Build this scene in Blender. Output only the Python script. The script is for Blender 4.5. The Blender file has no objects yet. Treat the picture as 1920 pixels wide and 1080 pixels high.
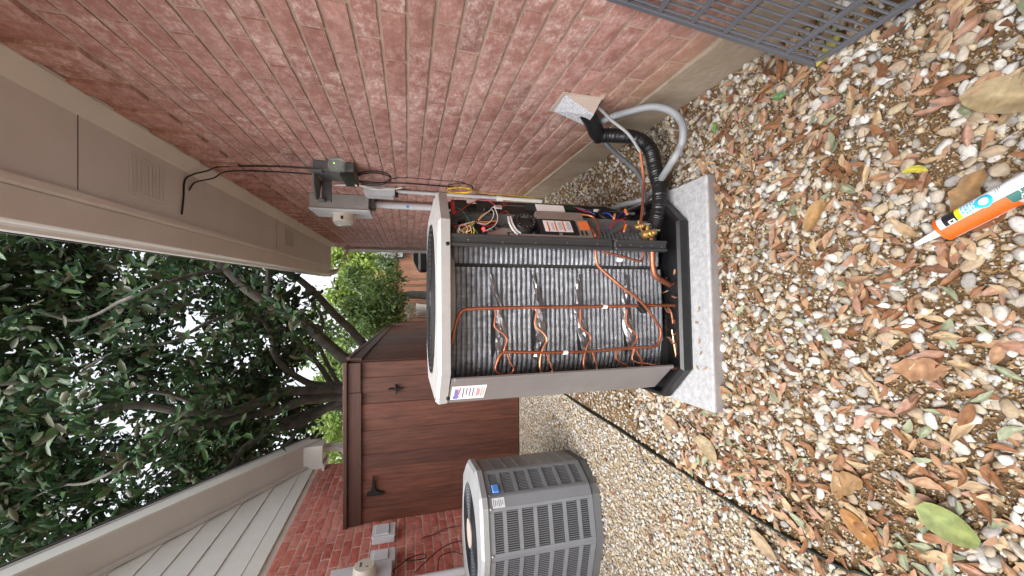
import bpy, bmesh, math, random
import numpy as np
from mathutils import Vector, Matrix, noise as mnoise, Euler
R = math.radians
random.seed(7); rng = np.random.default_rng(7)
sc = bpy.context.scene
col = sc.collection

# ------------------------------------------------------------------ camera
CAM_H = 1.15; FPX = 723.0; PITCH = math.atan(195 / FPX)
cp, sp = math.cos(PITCH), math.sin(PITCH)
cam_d = bpy.data.cameras.new('camera'); cam = bpy.data.objects.new('camera', cam_d); col.objects.link(cam)
cam_d.sensor_width = 36; cam_d.lens = 36 * FPX / 1920; cam_d.clip_start = 0.02; cam_d.clip_end = 500
# the phone was turned on its side: picture right is world down, picture up is world right
cx = Vector((0, -sp, -cp)); cy = Vector((1, 0, 0)); cz = Vector((0, -cp, sp))
cam.matrix_world = Matrix(((cx.x, cy.x, cz.x, 0), (cx.y, cy.y, cz.y, 0), (cx.z, cy.z, cz.z, CAM_H), (0, 0, 0, 1)))
sc.camera = cam

# ------------------------------------------------------------------ sky, sun, exposure
SUN_EL, SUN_AZ = R(63), R(196)      # azimuth clockwise from +Y: behind the camera and to the left
w = bpy.data.worlds.new('World'); sc.world = w; w.use_nodes = True
nt = w.node_tree; nt.nodes.clear()
sky = nt.nodes.new('ShaderNodeTexSky'); sky.sky_type = 'NISHITA'; sky.sun_disc = False
sky.sun_elevation = SUN_EL; sky.sun_rotation = SUN_AZ; sky.air_density = 1.0; sky.dust_density = 6.0; sky.ozone_density = 1.0
hs = nt.nodes.new('ShaderNodeHueSaturation'); hs.inputs['Saturation'].default_value = 0.22
bg = nt.nodes.new('ShaderNodeBackground'); bg.inputs['Strength'].default_value = 0.15
wo = nt.nodes.new('ShaderNodeOutputWorld')
nt.links.new(sky.outputs[0], hs.inputs['Color']); nt.links.new(hs.outputs[0], bg.inputs['Color']); nt.links.new(bg.outputs[0], wo.inputs[0])
sd = bpy.data.lights.new('sun', 'SUN'); sd.energy = 1.0; sd.angle = R(60); sd.color = (1, 0.97, 0.92)
so = bpy.data.objects.new('sun', sd); col.objects.link(so)
sdir = Vector((math.sin(SUN_AZ) * math.cos(SUN_EL), math.cos(SUN_AZ) * math.cos(SUN_EL), math.sin(SUN_EL)))
so.rotation_euler = sdir.to_track_quat('Z', 'Y').to_euler(); so.location = (0, -2, 8)
vs = sc.view_settings; vs.view_transform = 'Standard'; vs.look = 'None'; vs.gamma = 1; vs.use_curve_mapping = False
vs.exposure = 1.62

# ------------------------------------------------------------------ picture point -> place
def ray(x, y):
    a = (x - 960) / FPX; b = (540 - y) / FPX
    return Vector((b, cp - a * sp, -sp - a * cp))
C0 = Vector((0, 0, CAM_H))
def PX(x, y, X): d = ray(x, y); return C0 + d * (X / d.x)
def PY(x, y, Y): d = ray(x, y); return C0 + d * (Y / d.y)
def PZ(x, y, Z=0): d = ray(x, y); return C0 + d * ((Z - CAM_H) / d.z)
def proj(P):
    z = P[2] - CAM_H; de = P[1] * cp - z * sp; dn = -P[1] * sp - z * cp
    if de < 0.05: return None
    return (960 + FPX * dn / de, 540 - FPX * P[0] / de, de)

# ------------------------------------------------------------------ materials
MATS = {}
def nodes_mat(name):
    m = bpy.data.materials.new(name); m.use_nodes = True; t = m.node_tree
    b = t.nodes['Principled BSDF']
    return m, t, b
def N(t, typ, **kw):
    n = t.nodes.new(typ)
    for k, v in kw.items():
        if k in n.inputs: n.inputs[k].default_value = v
        else: setattr(n, k, v)
    return n
def ramp(t, fac, stops):
    r = t.nodes.new('ShaderNodeValToRGB'); cr = r.color_ramp
    while len(cr.elements) > 1: cr.elements.remove(cr.elements[0])
    cr.elements[0].position = stops[0][0]; cr.elements[0].color = (*stops[0][1], 1)
    for p, c in stops[1:]:
        e = cr.elements.new(p); e.color = (*c, 1)
    if fac is not None: t.links.new(fac, r.inputs[0])
    return r
def mix(t, fac, a, b, mode='MIX'):
    n = t.nodes.new('ShaderNodeMixRGB'); n.blend_type = mode
    for i, v in ((0, fac), (1, a), (2, b)):
        if isinstance(v, (int, float)): n.inputs[i].default_value = v
        elif isinstance(v, tuple): n.inputs[i].default_value = (*v, 1)
        else: t.links.new(v, n.inputs[i])
    return n.outputs[0]
def board_vary(m, lo=.72, hi=1.3):       # each board took the stain a little differently
    t = m.node_tree; b = t.nodes['Principled BSDF']; lk = b.inputs['Base Color'].links[0].from_socket; oi = N(t, 'ShaderNodeObjectInfo'); mr = N(t, 'ShaderNodeMapRange'); mr.inputs[3].default_value = lo; mr.inputs[4].default_value = hi
    t.links.new(oi.outputs['Random'], mr.inputs[0]); vm = N(t, 'ShaderNodeVectorMath', operation='SCALE'); t.links.new(lk, vm.inputs[0]); t.links.new(mr.outputs[0], vm.inputs['Scale']); t.links.new(vm.outputs[0], b.inputs['Base Color']); return m
def mat(name, c1, c2=None, scale=8, rough=.6, metal=0, bump=0, bscale=None, stretch=(1, 1, 1), spec=.5, detail=5, rr=.12, coat=0):
    if name in MATS: return MATS[name]
    m, t, b = nodes_mat(name); MATS[name] = m
    c2 = c2 or tuple(x * .82 for x in c1)
    g = N(t, 'ShaderNodeNewGeometry'); mp = N(t, 'ShaderNodeMapping'); mp.inputs['Scale'].default_value = stretch
    t.links.new(g.outputs['Position'], mp.inputs[0])
    n1 = N(t, 'ShaderNodeTexNoise', Scale=scale, Detail=detail, Roughness=.62); t.links.new(mp.outputs[0], n1.inputs['Vector'])
    r = ramp(t, n1.outputs[0], [(.3, c1), (.7, c2)]); t.links.new(r.outputs[0], b.inputs['Base Color'])
    mr = N(t, 'ShaderNodeMapRange'); mr.inputs[3].default_value = max(.03, rough - rr); mr.inputs[4].default_value = min(1, rough + rr)
    t.links.new(n1.outputs[0], mr.inputs[0]); t.links.new(mr.outputs[0], b.inputs['Roughness'])
    b.inputs['Metallic'].default_value = metal; b.inputs['Specular IOR Level'].default_value = spec
    b.inputs['Coat Weight'].default_value = coat
    if bump:
        n2 = N(t, 'ShaderNodeTexNoise', Scale=bscale or scale * 4, Detail=6); t.links.new(mp.outputs[0], n2.inputs['Vector'])
        bp = N(t, 'ShaderNodeBump', Strength=bump, Distance=.004); t.links.new(n2.outputs[0], bp.inputs['Height']); t.links.new(bp.outputs[0], b.inputs['Normal'])
    return m

def brick_mat(name, dark, mid, light, smear, smear_amt, stain=None):
    m, t, b = nodes_mat(name)
    at = N(t, 'ShaderNodeAttribute', attribute_name='rnd')
    g = N(t, 'ShaderNodeNewGeometry')
    ad = N(t, 'ShaderNodeVectorMath', operation='ADD'); sc_ = N(t, 'ShaderNodeVectorMath', operation='SCALE'); sc_.inputs['Scale'].default_value = 37
    t.links.new(at.outputs['Color'], sc_.inputs[0]); t.links.new(g.outputs['Position'], ad.inputs[0]); t.links.new(sc_.outputs[0], ad.inputs[1])
    mp = N(t, 'ShaderNodeMapping'); mp.inputs['Scale'].default_value = (1, .8, 1.25); t.links.new(ad.outputs[0], mp.inputs[0])
    n1 = N(t, 'ShaderNodeTexNoise', Scale=20, Detail=8, Roughness=.72); t.links.new(mp.outputs[0], n1.inputs['Vector'])
    n2 = N(t, 'ShaderNodeTexNoise', Scale=75, Detail=6, Roughness=.75); t.links.new(mp.outputs[0], n2.inputs['Vector'])
    base = ramp(t, at.outputs['Fac'], [(0, dark), (.5, mid), (.94, light), (1, tuple(x * .8 for x in dark))])
    v = ramp(t, n1.outputs[0], [(.25, (.68, .66, .66)), (.55, (1, 1, 1)), (.8, (1.2, 1.18, 1.18))])
    c = mix(t, .8, base.outputs[0], v.outputs[0], 'MULTIPLY')
    mm = N(t, 'ShaderNodeMath', operation='MULTIPLY'); 
    s1 = ramp(t, n1.outputs[0], [(.42, (0, 0, 0)), (.62, (1, 1, 1))]); s2 = ramp(t, n2.outputs[0], [(.42, (.1, .1, .1)), (.62, (1, 1, 1))])
    t.links.new(s1.outputs[0], mm.inputs[0]); t.links.new(s2.outputs[0], mm.inputs[1])
    m2 = N(t, 'ShaderNodeMath', operation='MULTIPLY'); sv = N(t, 'ShaderNodeMath', operation='PINGPONG'); sv.inputs[1].default_value = .09; t.links.new(at.outputs['Fac'], sv.inputs[0]); sm_ = N(t, 'ShaderNodeMapRange'); sm_.inputs[2].default_value = .09; sm_.inputs[3].default_value = smear_amt * .35; sm_.inputs[4].default_value = min(1, smear_amt * 1.25); t.links.new(sv.outputs[0], sm_.inputs[0]); t.links.new(mm.outputs[0], m2.inputs[0]); t.links.new(sm_.outputs[0], m2.inputs[1])
    c = mix(t, m2.outputs[0], c, smear)
    d = ramp(t, n2.outputs[0], [(.28, (1, 1, 1)), (.36, (0, 0, 0))])
    m3 = N(t, 'ShaderNodeMath', operation='MULTIPLY'); m3.inputs[1].default_value = .5; t.links.new(d.outputs[0], m3.inputs[0])
    c = mix(t, m3.outputs[0], c, tuple(x * .45 for x in dark))
    if stain:      # earth-stained lowest courses
        sx = N(t, 'ShaderNodeSeparateXYZ'); t.links.new(g.outputs['Position'], sx.inputs[0])
        n3 = N(t, 'ShaderNodeTexNoise', Scale=3, Detail=4); t.links.new(g.outputs['Position'], n3.inputs['Vector'])
        ma = N(t, 'ShaderNodeMath', operation='MULTIPLY_ADD'); ma.inputs[1].default_value = .3; t.links.new(n3.outputs[0], ma.inputs[0]); t.links.new(sx.outputs['Z'], ma.inputs[2])
        rr = ramp(t, ma.outputs[0], [(.36, (.62, .62, .62)), (.62, (0, 0, 0))])
        c = mix(t, rr.outputs[0], c, stain)
    n4 = N(t, 'ShaderNodeTexNoise', Scale=2.6, Detail=3); t.links.new(g.outputs['Position'], n4.inputs['Vector'])
    c = mix(t, .8, c, ramp(t, n4.outputs[0], [(.3, (.78, .74, .72)), (.55, (1, 1, 1)), (.75, (1.14, 1.12, 1.1))]).outputs[0], 'MULTIPLY')
    t.links.new(c, b.inputs['Base Color']); b.inputs['Roughness'].default_value = .82; b.inputs['Specular IOR Level'].default_value = .3
    bp = N(t, 'ShaderNodeBump', Strength=.4, Distance=.004); t.links.new(n2.outputs[0], bp.inputs['Height']); t.links.new(bp.outputs[0], b.inputs['Normal'])
    return m
M_brick = brick_mat('old_pink_brick', (.38, .185, .155), (.43, .215, .18), (.47, .255, .22), (.78, .66, .62), .85, (.28, .175, .10))
M_brick2 = brick_mat('red_brick', (.42, .095, .07), (.50, .135, .10), (.54, .20, .16), (.70, .52, .48), .55)
M_mortar = mat('mortar', (.47, .355, .29), (.37, .27, .22), scale=9, rough=.95, bump=.6, bscale=120, spec=.2)
M_mortar2 = mat('pale_mortar', (.62, .55, .48), (.50, .43, .37), scale=9, rough=.95, bump=.6, bscale=120, spec=.2)
M_found = mat('concrete_footing', (.36, .30, .23), (.24, .18, .13), scale=5, rough=.95, bump=.7, bscale=45, spec=.2)
M_taupe = mat('taupe_paint', (.64, .63, .615), (.57, .555, .535), scale=2.2, rough=.55, bump=.06, bscale=90)
M_taupe2 = mat('light_trim_paint', (.66, .64, .61), (.58, .56, .53), scale=2.2, rough=.5, bump=.06, bscale=90)
M_siding = mat('siding_paint', (.70, .70, .66), (.64, .64, .60), scale=4, rough=.55, bump=.08, bscale=70)
M_shingle = mat('roof_shingle', (.06, .055, .05), (.03, .03, .03), scale=25, rough=.95, bump=.6)
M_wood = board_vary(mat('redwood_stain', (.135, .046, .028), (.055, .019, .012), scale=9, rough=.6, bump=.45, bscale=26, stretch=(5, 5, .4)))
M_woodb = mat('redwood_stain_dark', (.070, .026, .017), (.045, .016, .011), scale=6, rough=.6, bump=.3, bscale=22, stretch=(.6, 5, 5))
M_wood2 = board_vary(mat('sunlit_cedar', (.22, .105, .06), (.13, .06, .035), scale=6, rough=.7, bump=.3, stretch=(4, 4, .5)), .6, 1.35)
M_pad = mat('pale_composite_pad', (.33, .335, .345), (.21, .215, .225), scale=38, rough=.9, bump=.9, bscale=70, detail=8)
M_pads = mat('pad_front_shade', (.22, .20, .19), (.15, .13, .12), scale=12, rough=.9, bump=.3)  # darker copy of the pad colour, shade painted for its front
M_grey = mat('grey_enamel', (.165, .152, .15), (.13, .12, .118), scale=4, rough=.42, bump=.05, bscale=200)
M_cap = mat('weathered_cap_enamel', (.37, .36, .355), (.29, .28, .28), scale=7, rough=.42, bump=.05)
M_greyb = mat('blue_grey_enamel', (.17, .178, .195), (.14, .147, .162), scale=4, rough=.42, bump=.05, bscale=200)
M_post = mat('dark_post_enamel', (.036, .036, .038), (.027, .027, .029), scale=6, rough=.35)
M_black = mat('black_plastic', (.008, .008, .009), (.005, .005, .006), scale=20, rough=.38, bump=.05)
M_blackm = mat('black_matte', (.010, .010, .010), (.005, .005, .005), scale=20, rough=.8)
M_fin = mat('spine_fin_aluminium', (.38, .40, .44), (.17, .175, .19), scale=45, rough=.42, metal=.75, bump=1.0, bscale=260, stretch=(1, 1, .35))
M_foil = mat('crumpled_foil', (.46, .46, .48), (.20, .19, .20), scale=25, rough=.3, metal=.9, bump=.5, bscale=60)
M_steel = mat('galvanised_steel', (.50, .49, .47), (.40, .38, .36), scale=14, rough=.38, metal=.8)
M_copper = mat('copper', (.47, .165, .09), (.27, .085, .045), scale=14, rough=.42, metal=.75, bump=.1)
M_copper2 = mat('bright_copper', (.72, .32, .18), (.52, .2, .11), scale=18, rough=.28, metal=.8)
M_brass = mat('brass', (.62, .42, .16), (.45, .29, .10), scale=20, rough=.3, metal=.85)
M_rubber = mat('black_rubber', (.006, .006, .007), (.011, .011, .012), scale=30, rough=.36, bump=.15, bscale=120)
M_conduit = mat('grey_conduit', (.25, .26, .28), (.20, .21, .22), scale=12, rough=.5)
M_white = mat('white_plastic', (.74, .73, .70), (.66, .65, .62), scale=10, rough=.5)
M_cream = mat('cream_paint', (.50, .42, .37), (.46, .385, .335), scale=10, rough=.55)
M_boxgrey = mat('utility_grey', (.33, .32, .31), (.27, .26, .25), scale=7, rough=.5, bump=.05)
M_boxlight = mat('meter_box_grey', (.56, .57, .60), (.48, .49, .52), scale=7, rough=.42)
M_boxdark = mat('dark_grey_plastic', (.115, .12, .125), (.09, .093, .097), scale=7, rough=.5)
M_meter = mat('meter_plastic', (.58, .53, .45), (.5, .46, .39), scale=7, rough=.4)
M_bolt = mat('dark_iron', (.022, .022, .023), (.012, .012, .013), scale=30, rough=.5, metal=.5)
M_bark = mat('magnolia_bark', (.115, .106, .092), (.048, .044, .038), scale=7, rough=.9, bump=.8, bscale=26)
M_edging = mat('dark_green_edging', (.012, .018, .013), (.006, .009, .007), scale=14, rough=.55)
M_orange = mat('orange_print', (.66, .085, .006), (.60, .075, .005), scale=5, rough=.35)
M_lab_wh = mat('label_white', (.72, .77, .84), (.68, .73, .80), scale=5, rough=.4)
M_lab_cy = mat('label_cyan', (.02, .42, .68), scale=5, rough=.4)
M_lab_yl = mat('label_yellow', (.85, .68, .02), scale=5, rough=.4)
M_lab_bk = mat('label_black', (.012, .014, .02), scale=5, rough=.4)
M_lab_gr = mat('label_green', (.012, .10, .085), scale=5, rough=.4)
M_lab_ink = mat('label_ink', (.12, .12, .16), scale=5, rough=.5)
M_lab_red = mat('label_red', (.50, .10, .11), scale=5, rough=.4)
M_lab_blue = mat('label_blue', (.16, .17, .40), scale=5, rough=.4)
M_lab_pink = mat('label_faded_red', (.60, .26, .27), scale=5, rough=.5)
M_badge = mat('blue_badge', (.10, .28, .72), (.08, .24, .66), scale=5, rough=.25)
M_paper = mat('paper_white', (.74, .72, .72), (.70, .68, .68), scale=9, rough=.6)
M_pcb = mat('circuit_green', (.008, .022, .013), (.006, .012, .009), scale=60, rough=.4)
M_red = mat('red_plastic', (.50, .015, .02), scale=8, rough=.4)
M_wred = mat('red_wire', (.40, .02, .02), scale=8, rough=.4); M_wyel = mat('yellow_wire', (.75, .47, .03), scale=8, rough=.4)
M_worg = mat('orange_wire', (.72, .22, .04), scale=8, rough=.4); M_wblu = mat('blue_wire', (.02, .05, .45), scale=8, rough=.4)
M_wgrn = mat('green_wire', (.03, .22, .14), scale=8, rough=.4); M_wwht = mat('white_wire', (.68, .66, .64), scale=8, rough=.4)
M_cable = mat('black_cable', (.013, .013, .013), scale=20, rough=.5)
M_fan = mat('fan_blue_reflection', (.20, .30, .42), (.14, .22, .32), scale=5, rough=.3, metal=.3)  # blue reflection put into the colour of fan and deck
M_debris = mat('leaf_crumbs', (.26, .165, .08), (.13, .08, .038), scale=60, rough=.95)

def glass_mat():
    m, t, b = nodes_mat('clear_plastic'); b.inputs['Base Color'].default_value = (.9, .92, .92, 1); b.inputs['Transmission Weight'].default_value = .85
    b.inputs['Roughness'].default_value = .12; b.inputs['IOR'].default_value = 1.25; return m
M_clear = glass_mat()
def emit_mat(name, c, s):
    m, t, b = nodes_mat(name); b.inputs['Base Color'].default_value = (*c, 1); b.inputs['Emission Color'].default_value = (*c, 1); b.inputs['Emission Strength'].default_value = s; return m
M_led = emit_mat('red_led', (1, .03, .03), 1.6); M_ledg = emit_mat('green_led', (.2, 1, .05), 1.2)
def attr_mat(name, rough, bump, bscale, spec=.4, vein=False, trans=0):
    m, t, b = nodes_mat(name)
    at = N(t, 'ShaderNodeAttribute', attribute_name='col')
    g = N(t, 'ShaderNodeNewGeometry'); n = N(t, 'ShaderNodeTexNoise', Scale=bscale, Detail=5); t.links.new(g.outputs['Position'], n.inputs['Vector'])
    v = ramp(t, n.outputs[0], [(.25, (.66, .64, .60)), (.6, (1, 1, 1)), (.8, (1.12, 1.1, 1.06))])
    c = mix(t, .75, at.outputs['Color'], v.outputs[0], 'MULTIPLY')
    t.links.new(c, b.inputs['Base Color']); b.inputs['Roughness'].default_value = rough; b.inputs['Specular IOR Level'].default_value = spec
    bp = N(t, 'ShaderNodeBump', Strength=bump, Distance=.003); t.links.new(n.outputs[0], bp.inputs['Height']); t.links.new(bp.outputs[0], b.inputs['Normal'])
    if trans:
        tr = N(t, 'ShaderNodeBsdfTranslucent'); t.links.new(c, tr.inputs['Color']); ms = N(t, 'ShaderNodeMixShader'); ms.inputs[0].default_value = trans
        out = t.nodes['Material Output']; t.links.new(b.outputs[0], ms.inputs[1]); t.links.new(tr.outputs[0], ms.inputs[2]); t.links.new(ms.outputs[0], out.inputs[0])
    return m
M_pebble = attr_mat('river_pebble', .85, .5, 140, spec=.25)
M_dry = attr_mat('dry_leaf', .62, .3, 90, trans=.15)
M_leaf = attr_mat('glossy_leaf', .40, .15, 30, spec=.32, trans=.2)
M_leaf2 = attr_mat('soft_leaf', .55, .15, 20, trans=.35)

def ground_mat():
    m, t, b = nodes_mat('soil_and_gravel')
    g = N(t, 'ShaderNodeNewGeometry')
    n1 = N(t, 'ShaderNodeTexNoise', Scale=7, Detail=8, Roughness=.7); n2 = N(t, 'ShaderNodeTexNoise', Scale=130, Detail=6, Roughness=.7)
    vo = N(t, 'ShaderNodeTexVoronoi', Scale=55)
    for n in (n1, n2, vo): t.links.new(g.outputs['Position'], n.inputs['Vector'])
    a = ramp(t, n1.outputs[0], [(.3, (.13, .085, .045)), (.7, (.23, .15, .08))])
    c = mix(t, .7, a.outputs[0], ramp(t, n2.outputs[0], [(.3, (.4, .38, .36)), (.7, (1.3, 1.25, 1.2))]).outputs[0], 'MULTIPLY')
    pv = ramp(t, vo.outputs['Color'], [(0, (.5, .42, .32)), (.4, (.62, .57, .5)), (1, (.32, .26, .2))])
    pm = ramp(t, vo.outputs['Distance'], [(.35, (1, 1, 1)), (.5, (0, 0, 0))])
    sx = N(t, 'ShaderNodeSeparateXYZ'); t.links.new(g.outputs['Position'], sx.inputs[0])
    far = N(t, 'ShaderNodeMapRange'); far.inputs[1].default_value = 3.2; far.inputs[2].default_value = 4.2; t.links.new(sx.outputs['Y'], far.inputs[0])
    mu = N(t, 'ShaderNodeMath', operation='MULTIPLY'); t.links.new(pm.outputs[0], mu.inputs[0]); t.links.new(far.outputs[0], mu.inputs[1])
    c = mix(t, mu.outputs[0], c, pv.outputs[0])
    bed = N(t, 'ShaderNodeMath', operation='LESS_THAN'); bed.inputs[1].default_value = -.79; t.links.new(sx.outputs['X'], bed.inputs[0])
    c = mix(t, bed.outputs[0], c, mix(t, .6, (.34, .27, .18), ramp(t, n2.outputs[0], [(.3, (.3, .28, .26)), (.7, (1.3, 1.25, 1.2))]).outputs[0], 'MULTIPLY'))
    t.links.new(c, b.inputs['Base Color']); b.inputs['Roughness'].default_value = .95; b.inputs['Specular IOR Level'].default_value = .15
    bp = N(t, 'ShaderNodeBump', Strength=1, Distance=.012); t.links.new(n2.outputs[0], bp.inputs['Height']); t.links.new(bp.outputs[0], b.inputs['Normal'])
    return m
M_ground = ground_mat()
def speckle_mat():
    m, t, b = nodes_mat('speckled_white_paint'); g = N(t, 'ShaderNodeNewGeometry')
    n = N(t, 'ShaderNodeTexNoise', Scale=210, Detail=2); t.links.new(g.outputs['Position'], n.inputs['Vector'])
    r = ramp(t, n.outputs[0], [(.40, (.16, .18, .24)), (.46, (.56, .57, .60))]); t.links.new(r.outputs[0], b.inputs['Base Color']); b.inputs['Roughness'].default_value = .6
    return m
M_speck = speckle_mat()

# ------------------------------------------------------------------ mesh builder
class MB:
    def __init__(s): s.v = []; s.f = []
    def add(s, vs, fs):
        o = len(s.v); s.v += [Vector(p) for p in vs]; s.f += [tuple(i + o for i in f) for f in fs]; return s
    def quad(s, a, b, c, d): return s.add([a, b, c, d], [(0, 1, 2, 3)])
    def obox(s, c, ax, ay, az, ch=0):   # centre and three half-axis vectors; ch chamfers all edges
        c, ax, ay, az = map(Vector, (c, ax, ay, az))
        if ch <= 0:
            P = [c + i * ax + j * ay + k * az for k in (-1, 1) for j in (-1, 1) for i in (-1, 1)]
            return s.add(P, [(0, 2, 3, 1), (4, 5, 7, 6), (0, 1, 5, 4), (2, 6, 7, 3), (0, 4, 6, 2), (1, 3, 7, 5)])
        L = [max(a.length, 1e-6) for a in (ax, ay, az)]; ch = min(ch, *[l * .9 for l in L])
        r = [1 - ch / l for l in L]; A = (ax, ay, az); P = []; idx = {}
        for i in (-1, 1):
            for j in (-1, 1):
                for k in (-1, 1):
                    for d in range(3):
                        q = [i * r[0], j * r[1], k * r[2]]; q[d] = (i, j, k)[d]
                        idx[(i, j, k, d)] = len(P); P.append(c + q[0] * ax + q[1] * ay + q[2] * az)
        F = []
        for d in range(3):
            e, g = [(1, 2), (2, 0), (0, 1)][d]
            for sg in (-1, 1):
                def key(a, b): q = [0, 0, 0]; q[d] = sg; q[e] = a; q[g] = b; return idx[(*q, d)]
                f = [key(-1, -1), key(1, -1), key(1, 1), key(-1, 1)]; F.append(tuple(f if sg > 0 else f[::-1]))
        for d in range(3):       # edges along d
            e, g = [(1, 2), (2, 0), (0, 1)][d]
            for a in (-1, 1):
                for b in (-1, 1):
                    def k2(t_, dd): q = [0, 0, 0]; q[d] = t_; q[e] = a; q[g] = b; return idx[(*q, dd)]
                    f = [k2(-1, e), k2(1, e), k2(1, g), k2(-1, g)]; F.append(tuple(f if a * b < 0 else f[::-1]))
        for i in (-1, 1):
            for j in (-1, 1):
                for k in (-1, 1):
                    f = [idx[(i, j, k, d)] for d in range(3)]; F.append(tuple(f if i * j * k > 0 else f[::-1]))
        return s.add(P, F)
    def box(s, x0, x1, y0, y1, z0, z1, ch=0):
        return s.obox(((x0 + x1) / 2, (y0 + y1) / 2, (z0 + z1) / 2), (abs(x1 - x0) / 2, 0, 0), (0, abs(y1 - y0) / 2, 0), (0, 0, abs(z1 - z0) / 2), ch)
    def tube(s, pts, r, seg=8, cap=True, smooth=0):
        pts = [Vector(p) for p in pts]
        if smooth: pts = catmull(pts, smooth)
        n = len(pts); rad = r if isinstance(r, (list, tuple)) else [r] * n
        if len(rad) != n: rad = list(np.interp(np.linspace(0, 1, n), np.linspace(0, 1, len(rad)), rad))
        T = [(pts[min(i + 1, n - 1)] - pts[max(i - 1, 0)]).normalized() for i in range(n)]
        u = T[0].orthogonal().normalized(); V = []; F = []
        for i in range(n):
            u = (u - T[i] * u.dot(T[i])).normalized(); v = T[i].cross(u)
            for k in range(seg):
                a = 2 * math.pi * k / seg; V.append(pts[i] + (u * math.cos(a) + v * math.sin(a)) * rad[i])
        for i in range(n - 1):
            for k in range(seg):
                k2 = (k + 1) % seg; F.append((i * seg + k, i * seg + k2, (i + 1) * seg + k2, (i + 1) * seg + k))
        if cap: F.append(tuple(range(seg))[::-1]); F.append(tuple((n - 1) * seg + k for k in range(seg)))
        return s.add(V, F)
    def lathe(s, o, axis, prof, seg=20, cap=True):      # prof: (distance along the axis, radius)
        o, axis = Vector(o), Vector(axis).normalized(); u = axis.orthogonal().normalized(); v = axis.cross(u); V = []; F = []
        for d, r in prof:
            for k in range(seg):
                a = 2 * math.pi * k / seg; V.append(o + axis * d + (u * math.cos(a) + v * math.sin(a)) * r)
        for i in range(len(prof) - 1):
            for k in range(seg):
                k2 = (k + 1) % seg; F.append((i * seg + k, i * seg + k2, (i + 1) * seg + k2, (i + 1) * seg + k))
        if cap: F.append(tuple(range(seg))[::-1]); F.append(tuple((len(prof) - 1) * seg + k for k in range(seg)))
        return s.add(V, F)
    def prism(s, poly, dvec):                            # polygon (3d points) pushed along dvec
        n = len(poly); d = Vector(dvec); P = [Vector(p) for p in poly]; P += [p + d for p in P[:n]]
        F = [tuple(range(n))[::-1], tuple(range(n, 2 * n))] + [(i, (i + 1) % n, n + (i + 1) % n, n + i) for i in range(n)]
        return s.add(P, F)
    def torus(s, c, axis, Rr, r, seg=32, ss=6):
        c, axis = Vector(c), Vector(axis).normalized(); u = axis.orthogonal().normalized(); v = axis.cross(u)
        V = []; F = []
        for i in range(seg):
            a = 2 * math.pi * i / seg; e = u * math.cos(a) + v * math.sin(a)
            for k in range(ss):
                b = 2 * math.pi * k / ss; V.append(c + e * (Rr + r * math.cos(b)) + axis * r * math.sin(b))
        for i in range(seg):
            for k in range(ss): F.append((i * ss + k, ((i + 1) % seg) * ss + k, ((i + 1) % seg) * ss + (k + 1) % ss, i * ss + (k + 1) % ss))
        return s.add(V, F)
def catmull(P, n):
    Q = [P[0] * 2 - P[1]] + P + [P[-1] * 2 - P[-2]]; out = []
    for i in range(1, len(Q) - 2):
        a, b, c, d = Q[i - 1:i + 3]
        for k in range(n):
            t = k / n; out.append(.5 * ((2 * b) + (c - a) * t + (2 * a - 5 * b + 4 * c - d) * t * t + (3 * b - a - 3 * c + d) * t ** 3))
    out.append(P[-1]); return out

WM = {}
def tag(o, label=None, cat=None, group=None, kind=None):
    for k, v in (('label', label), ('category', cat), ('group', group), ('kind', kind)):
        if v: o[k] = v
    return o
def thing(name, loc, label, cat, group=None, rz=0):
    o = bpy.data.objects.new(name, None); col.objects.link(o); o.empty_display_size = .1
    o.location = loc; o.rotation_euler = (0, 0, rz)
    WM[o] = Matrix.Translation(Vector(loc)) @ Matrix.Rotation(rz, 4, 'Z')
    return tag(o, label, cat, group)
def finish(name, me, m, parent):
    o = bpy.data.objects.new(name, me); col.objects.link(o)
    if m: me.materials.append(m)
    if parent is not None: o.parent = parent; WM[o] = WM[parent]
    else: WM[o] = Matrix.Identity(4)
    return o
def obj(name, mb, m, parent=None, smooth=False, label=None, cat=None, group=None, kind=None):
    vs_ = mb.v
    if parent is not None:
        inv = WM[parent].inverted(); vs_ = [inv @ p for p in vs_]; off = None
    else:       # a one-mesh thing gets its origin at its base
        xs = [p.x for p in vs_]; ys = [p.y for p in vs_]; off = Vector(((min(xs) + max(xs)) / 2, (min(ys) + max(ys)) / 2, min(p.z for p in vs_))); vs_ = [p - off for p in vs_]
    me = bpy.data.meshes.new(name); me.from_pydata([tuple(p) for p in vs_], [], mb.f); me.update()
    bm = bmesh.new(); bm.from_mesh(me); bmesh.ops.recalc_face_normals(bm, faces=bm.faces); bm.to_mesh(me); bm.free()
    if smooth:
        me.polygons.foreach_set('use_smooth', [True] * len(me.polygons))
        try: me.set_sharp_from_angle(angle=R(40))
        except Exception: pass
    o = finish(name, me, m, parent)
    if off is not None: o.location = off; WM[o] = Matrix.Translation(off)
    return tag(o, label, cat, group, kind)
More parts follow.
